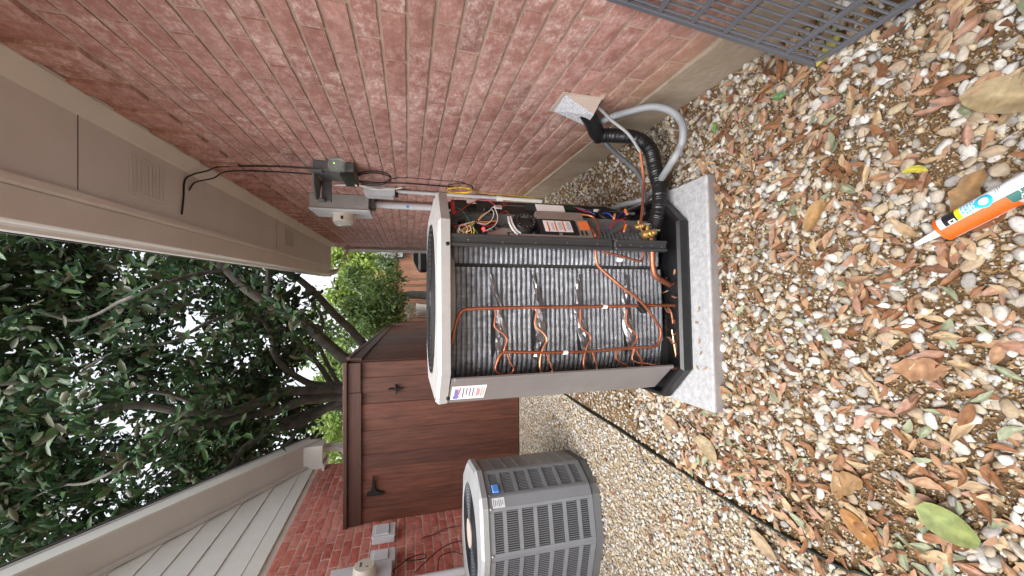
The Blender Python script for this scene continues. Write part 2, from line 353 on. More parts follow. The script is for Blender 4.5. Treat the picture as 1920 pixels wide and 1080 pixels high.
def npmesh(name, V, F, m, parent=None, colr=None, attr='col', smooth=True):
    me = bpy.data.meshes.new(name); n, k = F.shape
    V = np.asarray(V, dtype=np.float32)
    if parent is not None:
        inv = np.array(WM[parent].inverted()); V = V @ inv[:3, :3].T.astype(np.float32) + inv[:3, 3].astype(np.float32)
    me.vertices.add(len(V)); me.vertices.foreach_set('co', V.ravel())
    me.loops.add(n * k); me.loops.foreach_set('vertex_index', F.astype(np.int32).ravel())
    me.polygons.add(n); me.polygons.foreach_set('loop_start', np.arange(0, n * k, k, dtype=np.int32))
    try: me.polygons.foreach_set('loop_total', np.full(n, k, dtype=np.int32))
    except Exception: pass
    me.polygons.foreach_set('use_smooth', np.full(n, bool(smooth)))
    if colr is not None:
        a = me.attributes.new(attr, 'FLOAT_COLOR', 'POINT'); c4 = np.ones((len(V), 4), dtype=np.float32); c4[:, :3] = colr; a.data.foreach_set('color', c4.ravel())
    me.update(calc_edges=True); me.validate()
    return finish(name, me, m, parent)
def text_mesh(s, size):
    cu = bpy.data.curves.new('lettering', 'FONT'); cu.body = s; cu.size = size; o = bpy.data.objects.new('lettering', cu); col.objects.link(o)
    bpy.context.view_layer.update(); dg = bpy.context.evaluated_depsgraph_get(); me = bpy.data.meshes.new_from_object(o.evaluated_get(dg))
    V = [v.co.copy() for v in me.vertices]; F = [tuple(p.vertices) for p in me.polygons]
    bpy.data.objects.remove(o); bpy.data.curves.remove(cu); bpy.data.meshes.remove(me)
    return V, F

exec_parts = True
# ================================================================== ground
g = MB(); g.quad((-150, -150, 0), (150, -150, 0), (150, 150, 0), (-150, 150, 0))
ground = obj('ground', g, M_ground, kind='structure'); WM[ground] = Matrix.Identity(4); ground.location = (0, 0, 0)

# ================================================================== the house on the right
WX = .79; FT = .197; CH = .0796; SOF = 2.452; Y_END = 8.1
house = thing('brick_house', (WX + .3, 3.6, 0), 'house with weathered pink brick wall, taupe soffit and gutter beside the opened air conditioner', 'house')
b = MB(); b.box(WX + .006, WX + .3, -4, Y_END, FT - .1, 3.2); obj('wall', b, M_mortar, house)
b = MB()
for i in range(60):      # footing with an uneven, chipped top edge
    y0, y1 = -1 + i * .16, -1 + (i + 1) * .16
    def fz(y): return FT - .006 + .012 * mnoise.noise((y * 3, 1, 0)) + .006 * mnoise.noise((y * 14, 2, 0))
    def fx(y): return WX - .006 + .008 * mnoise.noise((y * 2.3, 5, 0))
    b.add([(fx(y0), y0, -.1), (fx(y1), y1, -.1), (fx(y1), y1, fz(y1)), (fx(y0), y0, fz(y0)), (WX + .05, y0, fz(y0)), (WX + .05, y1, fz(y1))], [(0, 1, 2, 3), (3, 2, 5, 4)])
obj('foundation', b, M_found, house, smooth=True)

def brick_verts(c, ux, uy, uz, hx, hy, hz, seed):
    """worn brick: front face subdivided and pushed about; ux points out of the wall"""
    V = []; F = []
    nx, nz = 5, 3; rr = random.Random(seed)
    def P(a, bb, d): return Vector(c) + ux * d + uy * a + uz * bb
    grid = []
    for j in range(nz + 1):
        row = []
        for i in range(nx + 1):
            a = (-1 + 2 * i / nx) * hy; e = (-1 + 2 * j / nz) * hz
            edge = (i in (0, nx)) + (j in (0, nz))
            d = hx + rr.uniform(-.0008, .0008) - .0014 * (edge > 0) - (.001 if edge == 2 else 0)
            if edge: a += rr.uniform(-.0009, .0009); e += rr.uniform(-.0009, .0009)
            row.append(len(V)); V.append(P(a, e, d))
        grid.append(row)
    for j in range(nz):
        for i in range(nx): F.append((grid[j][i], grid[j][i + 1], grid[j + 1][i + 1], grid[j + 1][i]))
    ring = [grid[0][i] for i in range(nx + 1)] + [grid[j][nx] for j in range(1, nz + 1)] + [grid[nz][i] for i in range(nx - 1, -1, -1)] + [grid[j][0] for j in range(nz - 1, 0, -1)]
    back = []
    for q in ring:
        d = (V[q] - Vector(c)).dot(ux); back.append(len(V)); V.append(V[q] - ux * (d + hx))
    n = len(ring)
    for i in range(n): F.append((ring[i], back[i], back[(i + 1) % n], ring[(i + 1) % n]))
    return V, F
def lay_bricks(root, bricks, m, keep=300):
    """bricks: (centre, ux, uy, uz, hx, hy, hz); the largest in view become objects, the rest one joined part"""
    def size(bk):
        p = proj(bk[0])
        if p is None or not (-40 < p[0] < 1960 and -40 < p[1] < 1120): return 0
        vdir = (C0 - Vector(bk[0])).normalized()
        return bk[5] * bk[6] * max(0, vdir.dot(bk[1])) / p[2] ** 2
    order = sorted(range(len(bricks)), key=lambda i: -size(bricks[i]))
    top = set(i for i in order[:keep] if size(bricks[i]) > 0)
    RV, RF, RC = [], [], []
    for i, bk in enumerate(bricks):
        V, F = brick_verts(*bk, i); r = random.random(); c = (r, random.random(), random.random())
        if i in top:
            mb = MB(); mb.add(V, F); o = obj('brick', mb, m, root)
            a = o.data.attributes.new('rnd', 'FLOAT_COLOR', 'POINT'); a.data.foreach_set('color', [r, r, r, 1] * len(V))
        else:
            o_ = len(RV); RV += [tuple(p) for p in V]; RF += [tuple(k + o_ for k in f) for f in F]; RC += [(r, r, r)] * len(V)
    if RV:
        o = npmesh('brickwork', np.array(RV), np.array(RF), m, root, np.array(RC), 'rnd', smooth=False); tag(o, kind='stuff')
ux, uy, uz = Vector((-1, 0, 0)), Vector((0, 1, 0)), Vector((0, 0, 1))
bl = []; LB = .252
for k in range(26):
    z = FT + CH * (k + .5)
    if z + CH / 2 > 2.215: break
    y = -.6 + (.5 * LB if k % 2 else 0) + random.uniform(-.012, .012)
    while y < Y_END:
        L = min(LB, Y_END - y)
        if L > .04: bl.append((Vector((WX + .012 + random.uniform(-.0015, .0015), y + L / 2, z)), ux, uy, uz, .012, L / 2 - .006, CH / 2 - .0064))
        y += LB
ztop = FT + CH * k; y = -.6; q = 0
while y < Y_END - .1:      # upright course under the soffit, every other brick set back
    d = .002 if q % 2 else -.012
    bl.append((Vector((WX + .012 + d, y + .06, (ztop + SOF) / 2 + .01)), ux, uy, uz, .012, .056, (SOF - ztop) / 2)); y += .122; q += 1
lay_bricks(house, bl, M_brick)

# soffit, trim, fascia, gutter
GY0, GY1 = -3.0, 7.35
b = MB(); b.box(.375, WX + .02, GY0, GY1, SOF, SOF + .015); soffit = obj('soffit', b, M_taupe, house)
b = MB(); yy = [2.23, 3.95, 5.2, 1.1]
for y in (1.98, 4.45): b.box(.40, WX - .08, y, y + .003, SOF - .0015, SOF + .004)
obj('panel_joint', b, M_blackm, soffit)
for (y, n) in ((2.28, 9), (4.75, 9)):
    b = MB(); b.box(.46, .66, y, y + .30, SOF - .005, SOF - .0005, .002); vent = obj('vent', b, M_taupe, soffit)
    b = MB()
    for i in range(n): b.obox((.56, y + .03 + i * .03, SOF - .0065), (.085, 0, 0), (0, .013, .0012), (0, 0, .0008))
    obj('vent_slats', b, M_taupe, vent)
b = MB(); b.prism([(WX - .001, GY0, SOF), (WX - .001, GY0, SOF - .055), (WX - .016, GY0, SOF - .055), (WX - .075, GY0, SOF - .012), (WX - .085, GY0, SOF)], (0, GY1 - GY0, 0)); obj('frieze_board', b, M_taupe2, house)
b = MB(); b.prism([(.385, GY0, SOF + .2), (.385, GY0, SOF - .025), (.36, GY0, SOF - .025), (.352, GY0, SOF - .012), (.352, GY0, SOF + .2)], (0, GY1 - GY0, 0)); obj('fascia', b, M_taupe2, house)
prof = [(.35, .0), (.235, -.002), (.228, .012), (.226, .04), (.218, .055), (.206, .066), (.203, .085), (.203, .10), (.215, .10), (.215, .09), (.35, .09)]
b = MB(); b.prism([(x, GY0, SOF + z) for x, z in prof], (0, GY1 + .02 - GY0, 0)); gut = obj('gutter', b, M_taupe2, house)
b = MB(); b.box(.2, .37, GY1 + .02, GY1 + .03, SOF - .004, SOF + .104, .003); obj('gutter_end', b, M_taupe2, gut)
b = MB(); b.prism([(.2, GY0, SOF + .11), (3.2, GY0, SOF + 1.6), (3.2, GY0, SOF + 1.7), (.2, GY0, SOF + .13)], (0, GY1 + .1 - GY0, 0)); obj('roof', b, M_shingle, house)  # unseen slab, added to block light from above the soffit
def rect_tube(pts, hw, hd, side):     # downspout: rectangular section swept along points
    mb = MB(); pts = [Vector(p) for p in pts]; n = len(pts); V = []; side = Vector(side).normalized()
    for i in range(n):
        T = (pts[min(i + 1, n - 1)] - pts[max(i - 1, 0)]).normalized(); u = side; v = T.cross(u).normalized()
        V += [pts[i] + u * hw + v * hd, pts[i] - u * hw + v * hd, pts[i] - u * hw - v * hd, pts[i] + u * hw - v * hd]
    F = [(0, 1, 2, 3), tuple((n - 1) * 4 + k for k in (3, 2, 1, 0))]
    for i in range(n - 1):
        for k in range(4): F.append((i * 4 + k, i * 4 + (k + 1) % 4, (i + 1) * 4 + (k + 1) % 4, (i + 1) * 4 + k))
    return mb.add(V, F)
dsp = [(.27, GY1 - .1, SOF), (.275, GY1 - .08, SOF - .06), (.33, GY1 + .0, SOF - .12), (.60, GY1 + .35, SOF - .17), (.70, GY1 + .47, SOF - .22), (.735, GY1 + .5, SOF - .3), (.735, GY1 + .5, .05)]
obj('downspout', rect_tube(catmull([Vector(p) for p in dsp], 4), .04, .03, (.5, .6, 0)), M_taupe2, house)

# ================================================================== the neighbouring house on the left
NX = -2.27; NTOP = 2.30; NY1 = 5.42
nh = thing('brick_house', (NX - .3, 3, 0), 'house with bright red brick wall below pale lap siding and a sloping roof edge', 'house')
b = MB(); b.box(NX - .3, NX - .0045, 1.05, NY1, -.05, NTOP); obj('wall', b, M_mortar2, nh)
bl = []; ux2 = Vector((1, 0, 0)); NC = .0765; NL = .215
for k in range(30):
    z = .02 + NC * (k + .5)
    if z + NC / 2 > NTOP + .01: break
    y = 1.05 + (.5 * NL if k % 2 else 0) + random.uniform(-.01, .01)
    while y < NY1:
        L = min(NL, NY1 - y)
        if L > .04: bl.append((Vector((NX - .012 + random.uniform(-.002, .002), y + L / 2, z)), ux2, uy, uz, .012, L / 2 - .005, NC / 2 - .005))
        y += NL
lay_bricks(nh, bl, M_brick2)
RIDGE = 3.25  # unseen ridge kept low, gable shaped to let more light in
def rz_(y): return 2.42 + .73 * (5.28 - y)      # underside of the roof edge
b = MB(); b.box(NX - .02, NX + .012, 1.03, NY1 + .02, NTOP - .01, NTOP + .115, .003); obj('frieze_board', b, M_siding, nh)
z = NTOP + .115; SE = .205
for k in range(22):       # lap siding boards cut to the slope
    y1 = 5.28 - (z - 2.42) / .73; y1b = 5.28 - (z + SE - 2.42) / .73
    if y1b < RIDGE + .05: break
    b = MB(); b.prism([(NX + .016, 2 * RIDGE - y1 - .02, z), (NX + .016, y1 + .02, z), (NX + .004, y1b + .02, z + SE + .012), (NX + .004, 2 * RIDGE - y1b - .02, z + SE + .012)], (-.010, 0, 0)); obj('siding_board', b, M_siding, nh); z += SE
b = MB(); b.prism([(NX - .02, 1.2, NTOP + .1), (NX - .02, 5.3, NTOP + .1), (NX - .02, RIDGE, rz_(RIDGE))], (-.1, 0, 0)); obj('gable_wall', b, M_siding, nh)
RXo = -1.96
def rake(name, x0, x1, dz0, dz1, m, y1=5.5, par=nh):      # up to the ridge and down the other side
    y0 = RIDGE; y2 = 2 * RIDGE - y1; zr = rz_(y0); ze = rz_(y1)
    mb = MB(); mb.prism([(x0, y2, ze + dz0), (x0, y0, zr + dz0), (x0, y1, ze + dz0), (x0, y1, ze + dz1), (x0, y0, zr + dz1), (x0, y2, ze + dz1)], (x1 - x0, 0, 0)); return obj(name, mb, m, par)
rake('rake_soffit', NX - .05, RXo - .022, 0, .012, M_taupe2)
rake('rake_fascia', RXo - .022, RXo, -.012, .165, M_siding)
rake('drip_edge', RXo - .03, RXo + .012, .167, .182, M_boxlight, y1=5.56)
rake('rake_trim', NX + .018, NX + .045, -.055, -.002, M_taupe, y1=5.34)
rake('roof', -6.5, RXo + .02, .184, .215, M_shingle, y1=5.6)
b = MB(); b.prism([(NX - .3, 5.30, 2.19), (NX - .3, 5.52, 2.19), (NX - .3, 5.52, 2.42), (NX - .3, 5.30, 2.56)], (RXo - .024 - NX + .3, 0, 0)); obj('eave_return', b, M_taupe2, nh)
b = MB(); b.box(NX - .05, NX + .06, 5.24, 5.53, 2.155, 2.188, .004); obj('return_trim', b, M_siding, nh)
obj('downspout_elbow', rect_tube(catmull([Vector(p) for p in [(-2.12, 5.60, 2.2), (-2.12, 5.60, 2.08), (-2.16, 5.58, 1.98), (-2.26, 5.54, 1.92), (-2.33, 5.5, 1.84), (-2.33, 5.5, 1.2)]], 5), .045, .032, (.3, .9, 0)), M_white, nh)

# ================================================================== gate and fences
GY = 3.94; GT = 1.735
gate = thing('wooden_gate', (-1.48, GY, 0), 'dark red brown plank gate with a black latch between the two houses', 'gate')
xs = [-2.255]
while xs[-1] < -.76: xs.append(xs[-1] + random.choice((.115, .125, .138, .142)))
xs[-1] = -.722
for i in range(len(xs) - 1):
    dy = (.0, .012)[i % 2] + random.uniform(-.002, .002); tl = random.uniform(-.003, .003)
    b = MB(); b.obox(((xs[i] + xs[i + 1]) / 2, GY + .02 + dy, (GT - .08) / 2 + .005), ((xs[i + 1] - xs[i]) / 2 + random.uniform(.003, .008), tl, 0), (0, .01, 0), (random.uniform(-.002, .002), 0, (GT - .08) / 2 - .005), .003)
    obj('plank', b, M_wood, gate)
b = MB(); b.box(-2.265, -1.0, GY - .012, GY + .007, GT - .155, GT - .032, .003); obj('top_rail', b, M_woodb, gate)
b = MB(); b.box(-.997, -.715, GY - .011, GY + .006, GT - .150, GT - .030, .003); obj('top_rail', b, M_woodb, gate)
b = MB(); b.box(-2.29, -.70, GY - .035, GY + .07, GT - .03, GT + .006, .004); obj('cap_board', b, M_woodb, gate)
lt = PY(742, 730, GY - .01)
b = MB(); b.box(lt.x - .012, lt.x + .045, GY - .016, GY + .008, lt.z - .012, lt.z + .012, .003); b.box(lt.x - .005, lt.x + .012, GY - .022, GY + .006, lt.z - .06, lt.z + .07, .003); b.box(lt.x - .05, lt.x - .005, GY - .018, GY + .006, lt.z - .012, lt.z + .004, .003); b.lathe((lt.x + .03, GY - .016, lt.z), (0, -1, 0), [(0, .008), (.015, .008), (.02, .004)], 10)
obj('latch', b, M_bolt, gate)
hg = PY(700, 915, GY - .01)
b = MB(); b.box(hg.x - .075, hg.x - .045, GY - .018, GY + .008, hg.z - .09, hg.z + .06, .003)
b.prism([(hg.x - .045, GY - .014, hg.z - .03), (hg.x + .02, GY - .014, hg.z - .012), (hg.x + .11, GY - .014, hg.z - .006), (hg.x + .11, GY - .014, hg.z + .006), (hg.x + .02, GY - .014, hg.z + .012), (hg.x - .045, GY - .014, hg.z + .03)], (0, .018, 0)); b.lathe((hg.x - .04, GY - .01, hg.z - .05), (0, 0, 1), [(0, .009), (.1, .009)], 10)
obj('hinge', b, M_bolt, gate)

sf = thing('plank_fence', (-1.0, 9, 0), 'dark red brown plank fence running away behind the gate', 'fence')
A, B_ = Vector((-.715, GY + .06, 0)), Vector((-1.40, 16.9, 0)); dirf = (B_ - A).normalized(); nrm = Vector((dirf.y, -dirf.x, 0)); Lf = (B_ - A).length
n = 92; wpl = Lf / n
for i in range(n):
    c = A + dirf * (wpl * (i + .5)); b = MB(); b.obox((c.x, c.y, GT / 2 - .02), dirf * (wpl / 2 - .002), nrm * (.009 + random.uniform(-.003, .003)), (0, 0, GT / 2 - .03), .002); obj('plank', b, M_wood, sf)
c = (A + B_) / 2
b = MB(); b.obox((c.x, c.y, GT - .03), dirf * (Lf / 2), nrm * .045, (0, 0, .018)); obj('cap_board', b, M_woodb, sf)
b = MB(); b.obox((c.x + nrm.x * .02, c.y + nrm.y * .02, GT - .1), dirf * (Lf / 2), nrm * .012, (0, 0, .05)); obj('top_rail', b, M_woodb, sf)
ff = thing('plank_fence', (.6, 17, 0), 'sunlit orange brown plank fence across the far end of the passage', 'fence')
x = -1.5
while x < 3.4:
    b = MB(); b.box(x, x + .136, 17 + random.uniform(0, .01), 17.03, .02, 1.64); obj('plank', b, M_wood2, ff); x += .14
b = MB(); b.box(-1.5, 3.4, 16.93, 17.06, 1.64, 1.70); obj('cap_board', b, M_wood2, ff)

# ================================================================== opened air conditioner
pad = MB(); PR = R(2.6)
pc = Vector((-.035, 1.66, 0)); pu = Vector((math.cos(PR), math.sin(PR), 0)); pv = Vector((-math.sin(PR), math.cos(PR), 0))
pad.obox((pc.x, pc.y, .024), pu * .452, pv * .452, (0, 0, .028), .006)
padt = thing('equipment_pad', (pc.x, pc.y, 0), 'pale grey composite pad on the gravel under the opened air conditioner', 'pad')
obj('slab', pad, M_pad, padt)
b = MB(); b.obox(pc - pv * .4535 + Vector((0, 0, .02)), pu * .449, pv * .0015, (0, 0, .023)); obj('front_shade', b, M_pads, padt)  # thin strip carrying the painted shade of the pad front

UR = R(2.6); UO = Vector((-.046, 1.735, .052)); e1 = Vector((math.cos(UR), math.sin(UR), 0)); e2 = Vector((-math.sin(UR), math.cos(UR), 0)); e3 = Vector((0, 0, 1))
def U(x, y, z): return UO + e1 * x + e2 * y + e3 * z
def PU(px, py, yl):
    d = ray(px, py); t = ((UO - C0).dot(e2) + yl) / d.dot(e2); return C0 + d * t
ac = thing('air_conditioner', UO, 'air conditioner with front panel off, showing ridged coil, copper tubing and wiring', 'air conditioner', rz=UR)
def octo(h, c, z): return [U(x, y, z) for x, y in ((-h + c, -h), (h - c, -h), (h, -h + c), (h, h - c), (h - c, h), (-h + c, h), (-h, h - c), (-h, -h + c))]
def octring(mb, rings, closed_top=False, closed_bot=False):
    V = []; F = []
    for r in rings: V += r
    for i in range(len(rings) - 1):
        for k in range(8): k2 = (k + 1) % 8; F.append((i * 8 + k, i * 8 + k2, (i + 1) * 8 + k2, (i + 1) * 8 + k))
    if closed_bot: F.append(tuple(range(8))[::-1])
    if closed_top: F.append(tuple((len(rings) - 1) * 8 + k for k in range(8)))
    return mb.add(V, F)
b = MB(); octring(b, [octo(.425, .13, 0), octo(.43, .13, .012), octo(.43, .13, .046), octo(.421, .128, .056), octo(.412, .126, .054), octo(.404, .125, .018)], True, True)
obj('base_pan', b, M_black, ac)
b = MB(); c = PX(1270, 392, .36); b.obox(PX(1268, 394, .355) + Vector((0, -.004, .01)), (.012, .010, 0), (.0006, -.0006, 0), (0, 0, .005)); obj('base_sticker', b, M_paper, ac)
# top cap with its fan opening
HB = .392; CC = .128
b = MB(); octring(b, [octo(HB, CC, .955), octo(HB + .004, CC, .957), octo(HB + .006, CC, .988), octo(HB - .004, CC - .002, 1.0)])
seg = 48; rim = octo(HB - .004, CC - .002, 1.0); V = []; F = []
def edge_pt(a):
    best = None; d = e1 * math.cos(a) + e2 * math.sin(a)
    for k in range(8):
        p, q = rim[k] - UO, rim[(k + 1) % 8] - UO; ed = q - p
        den = d.x * ed.y - d.y * ed.x
        if abs(den) < 1e-9: continue
        t = (p.x * ed.y - p.y * ed.x) / den; s_ = (p.x * d.y - p.y * d.x) / den
        if t > 0 and -1e-6 <= s_ <= 1 + 1e-6: best = t if best is None else min(best, t)
    return d * best
for i in range(seg):
    a = 2 * math.pi * i / seg; d = e1 * math.cos(a) + e2 * math.sin(a); ep = edge_pt(a)
    V += [UO + ep + e3 * 1.0, UO + d * .345 + e3 * 1.004, UO + d * .325 + e3 * 1.0, UO + d * .32 + e3 * .93]
for i in range(seg):
    j = (i + 1) % seg
    for k in range(3): F.append((i * 4 + k, j * 4 + k, j * 4 + k + 1, i * 4 + k + 1))
b.add(V, F); cap = obj('top_cap', b, M_cap, ac)
b = MB()
for k in range(8):
    p = rim[k] * .5 + rim[(k + 1) % 8] * .5
for px_, py_ in ((839, 457), (840, 747)): b.lathe(PU(px_, py_, -.395), -e2, [(0, .007), (.004, .007), (.006, .004)], 10)
obj('cap_screws', b, M_bolt, cap)
b = MB()
for k in range(13): b.torus(U(0, 0, 1.004), e3, .06 + .0215 * k, .0022, 40, 5)
for k in range(8):
    a = math.pi * 2 * k / 8; d = e1 * math.cos(a) + e2 * math.sin(a); b.tube([UO + d * .05 + e3 * 1.001, UO + d * .325 + e3 * 1.001], .0028, 5)
obj('fan_grille', b, M_blackm, cap, smooth=True)
b = MB(); b.lathe(U(0, 0, .945), e3, [(0, .1), (.03, .1), (.036, .08)], 24)
for k in range(4):
    a = math.pi / 2 * k + .3; d = e1 * math.cos(a) + e2 * math.sin(a); p = -e1 * math.sin(a) + e2 * math.cos(a)
    b.add([UO + d * .09 + p * .03 + e3 * .985, UO + d * .31 + p * .09 + e3 * .988, UO + d * .31 - p * .09 + e3 * .964, UO + d * .09 - p * .05 + e3 * .966], [(0, 1, 2, 3)])
obj('fan', b, M_fan, ac)
b = MB(); b.lathe(U(0, 0, .955), e3, [(0, .319), (.002, .319)], 32); obj('fan_deck', b, M_fan, ac)

def louver_panel(par, P0, P1, z0, z1, out, cols, rows, m, name='side_panel', ribs=False, margin=.03):
    """sheet panel between two base points with bays of louvres standing proud of a dark opening"""
    P0, P1 = Vector(P0), Vector(P1); d = (P1 - P0); L = d.length; d.normalize(); out = Vector(out).normalized()
    fr = MB()
    fr.obox((P0 + P1) / 2 + e3 * (z0 + margin / 2) - out * .006, d * (L / 2), out * .006, e3 * (margin / 2))
    fr.obox((P0 + P1) / 2 + e3 * (z1 - margin / 2) - out * .006, d * (L / 2), out * .006, e3 * (margin / 2))
    for s_ in (0, 1): c_ = P0 + d * ((margin / 2) if s_ == 0 else L - margin / 2); fr.obox(c_ + e3 * ((z0 + z1) / 2) - out * .006, d * (margin / 2), out * .006, e3 * ((z1 - z0) / 2 - margin))
    H = z1 - z0 - 2 * margin; Wd = L - 2 * margin
    for k in range(1, rows): fr.obox(P0 + d * (L / 2) + e3 * (z0 + margin + H * k / rows) - out * .006, d * (Wd / 2), out * .006, e3 * .008)
    o = obj(name, fr, m, par)
    if ribs:
        s = MB(); s.obox((P0 + P1) / 2 + e3 * ((z0 + z1) / 2) - out * .01, d * (Wd / 2), out * .003, e3 * (H / 2)); obj('panel_sheet', s, m, o)
        return o
    for k in range(rows):
        s = MB(); za = z0 + margin + H * k / rows + .008; zb = z0 + margin + H * (k + 1) / rows - .008
        nb = cols; 
        for i in range(nb):
            c_ = P0 + d * (margin + Wd * (i + .5) / nb) + e3 * ((za + zb) / 2) - out * .006
            s.obox(c_, d * (Wd / nb * .24) + out * .002, out * .003 - d * .001, e3 * ((zb - za) / 2))
        obj('louver_bay', s, m, o)
    s = MB(); s.obox((P0 + P1) / 2 + e3 * ((z0 + z1) / 2) - out * .05, d * (L / 2 - .01), out * .002, e3 * ((z1 - z0) / 2 - .01)); obj('coil_backing', s, M_blackm, o)
    return o
# left corner panel (kept on), with its folded edge and sticker
pA, pB = U(-HB + CC - .02, -HB, 0), U(-HB, -HB + CC, 0)
dA = (pB - pA).normalized(); oA = Vector((dA.y, -dA.x, 0)) if Vector((dA.y, -dA.x, 0)).dot(Vector((-1, -1, 0))) > 0 else Vector((-dA.y, dA.x, 0))
b = MB(); mid = (pA + pB) / 2
b.obox(mid + e3 * .510, dA * ((pB - pA).length / 2), oA * .003, e3 * .443)
b.obox(pA + e3 * .508 + oA * .005, dA * .009, oA * .006, e3 * .438, .003)
cpan = obj('corner_panel', b, M_grey, ac)
SL = (pB - pA).length
def on_corner(s, z, off=.0036): return pA + dA * s + e3 * z + oA * off
b = MB(); b.obox(on_corner(SL * .58, .885), dA * .047, oA * .0006, e3 * .062); stk = obj('service_sticker', b, M_paper, cpan)
b = MB()
for zz, ww in ((.905, .07), (.893, .05), (.881, .06), (.869, .064)):
    b.obox(on_corner(SL * .58 - (.07 - ww) / 2, zz, .0046), dA * (ww / 2), oA * .0003, e3 * .0022)
obj('printed_lines', b, M_lab_ink, stk)
b = MB()
for zz, ww, hh in ((.855, .07, .0022), (.848, .05, .004), (.838, .066, .0022), (.830, .05, .0022)): b.obox(on_corner(SL * .58, zz, .0046), dA * (ww / 2), oA * .0003, e3 * hh)
obj('printed_lines', b, M_lab_pink, stk)
b = MB(); b.obox(on_corner(SL * .58 + .006, .930, .0046), dA * .036, oA * .0003, e3 * .007); b.lathe(on_corner(SL * .58 + .03, .930, .0044), oA, [(0, .012), (.0007, .012)], 16); obj('logo', b, M_lab_blue, stk)
b = MB(); b.obox(on_corner(SL * .58 - .012, .9195, .0050), dA * .028 + e3 * .003, oA * .0003, e3 * .0022); obj('logo', b, M_lab_red, stk)
# side and back panels (seen only from elsewhere)
louver_panel(ac, U(-HB, -HB + CC, 0), U(-HB, HB - CC, 0), .075, .955, -e1, 16, 7, M_grey)
louver_panel(ac, U(HB - CC, HB, 0), U(-HB + CC, HB, 0), .075, .955, e2, 16, 7, M_grey)
louver_panel(ac, U(HB, -HB + CC + .1, 0), U(HB, HB - CC, 0), .075, .955, e1, 14, 7, M_grey)
for (a_, b_) in ((U(HB, HB - CC, 0), U(HB - CC, HB, 0)), (U(-HB, HB - CC, 0), U(-HB + CC, HB, 0))):
    m_ = (a_ + b_) / 2; dd = (b_ - a_); o_ = (m_ - UO); o_.z = 0; o_.normalize(); mb = MB(); mb.obox(m_ + e3 * .515, dd / 2, o_ * .003, e3 * .44); obj('corner_panel', mb, M_grey, ac)
# the channel post between coil and wiring
t0, t1, b0, b1 = PU(848, 445, -HB + .005), PU(848, 467, -HB + .005), PU(1272, 446, -HB + .005), PU(1272, 467, -HB + .005)
pxm = (U(0, 0, 0)); xl0 = .5 * ((t1 - UO).dot(e1) + (b1 - UO).dot(e1)); xl1 = .5 * ((t0 - UO).dot(e1) + (b0 - UO).dot(e1))
zc = .665
for za, zb in ((.325, .955), (.075, .312)):
    b = MB(); b.obox(U((xl0 + xl1) / 2, -HB + .02, (za + zb) / 2), e1 * ((xl1 - xl0) / 2), e2 * .012, e3 * ((zb - za) / 2), .003)
    b.obox(U(xl0 + .006, -HB + .006, (za + zb) / 2), e1 * .006, e2 * .006, e3 * ((zb - za) / 2 - .002), .002); b.obox(U(xl1 - .006, -HB + .006, (za + zb) / 2), e1 * .006, e2 * .006, e3 * ((zb - za) / 2 - .002), .002)
    o = obj('channel_post', b, M_post, ac)
    b = MB()
    for q in range(5): b.lathe(U(xl0 + .014 + random.uniform(0, .012), -HB + .008, za + (zb - za) * (q + .5) / 5), -e2, [(0, .0022), (.0015, .0022)], 8)
    obj('rivets', b, M_steel, o)
# coil: rows of spine fin tube
coil_parent = MB(); YC = -.285
coil_parent.obox(U(.0, YC + .03, .49), e1 * .33, e2 * .002, e3 * .46)
coil = obj('coil', coil_parent, mat('coil_core', (.10, .10, .095), (.05, .05, .05), scale=30, rough=.7, bump=.6), ac)
rows = 46; RZ0, RZ1 = .034, .945
for k in range(rows):
    z = RZ0 + (RZ1 - RZ0) * (k + .5) / rows; rr = (RZ1 - RZ0) / rows / 2 * 1.06
    pts = []
    for x in np.linspace(.112, -.22, 12): pts.append(U(x, YC + random.uniform(-.0012, .0012), z + random.uniform(-.0012, .0012)))
    for a in np.linspace(.25, 1.5, 6): pts.append(U(-.22 - .13 * math.sin(a), YC + .13 * (1 - math.cos(a)), z))
    pts.append(U(-.35, .25, z))
    b = MB(); b.tube(pts, rr, 8); obj('coil_row', b, M_fin, coil, smooth=True)
    z2 = z + (RZ1 - RZ0) / rows / 2
    if k < rows - 1:
        b = MB(); b.tube([U(.128, YC + .004, z2), U(.16, YC, z2), U(.22, YC, z2), U(.27, YC + .03, z2), U(.30, YC + .1, z2)], rr, 8); obj('coil_row', b, M_fin, coil, smooth=True)
b = MB()       # faint wire lines laced through the fins
for xl in (-.125, -.185): b.tube([U(xl + .002 * math.sin(i), YC - .0098, .1 + i * .05) for i in range(17)], .0011, 4)
obj('lacing_wire', b, M_foil, coil)
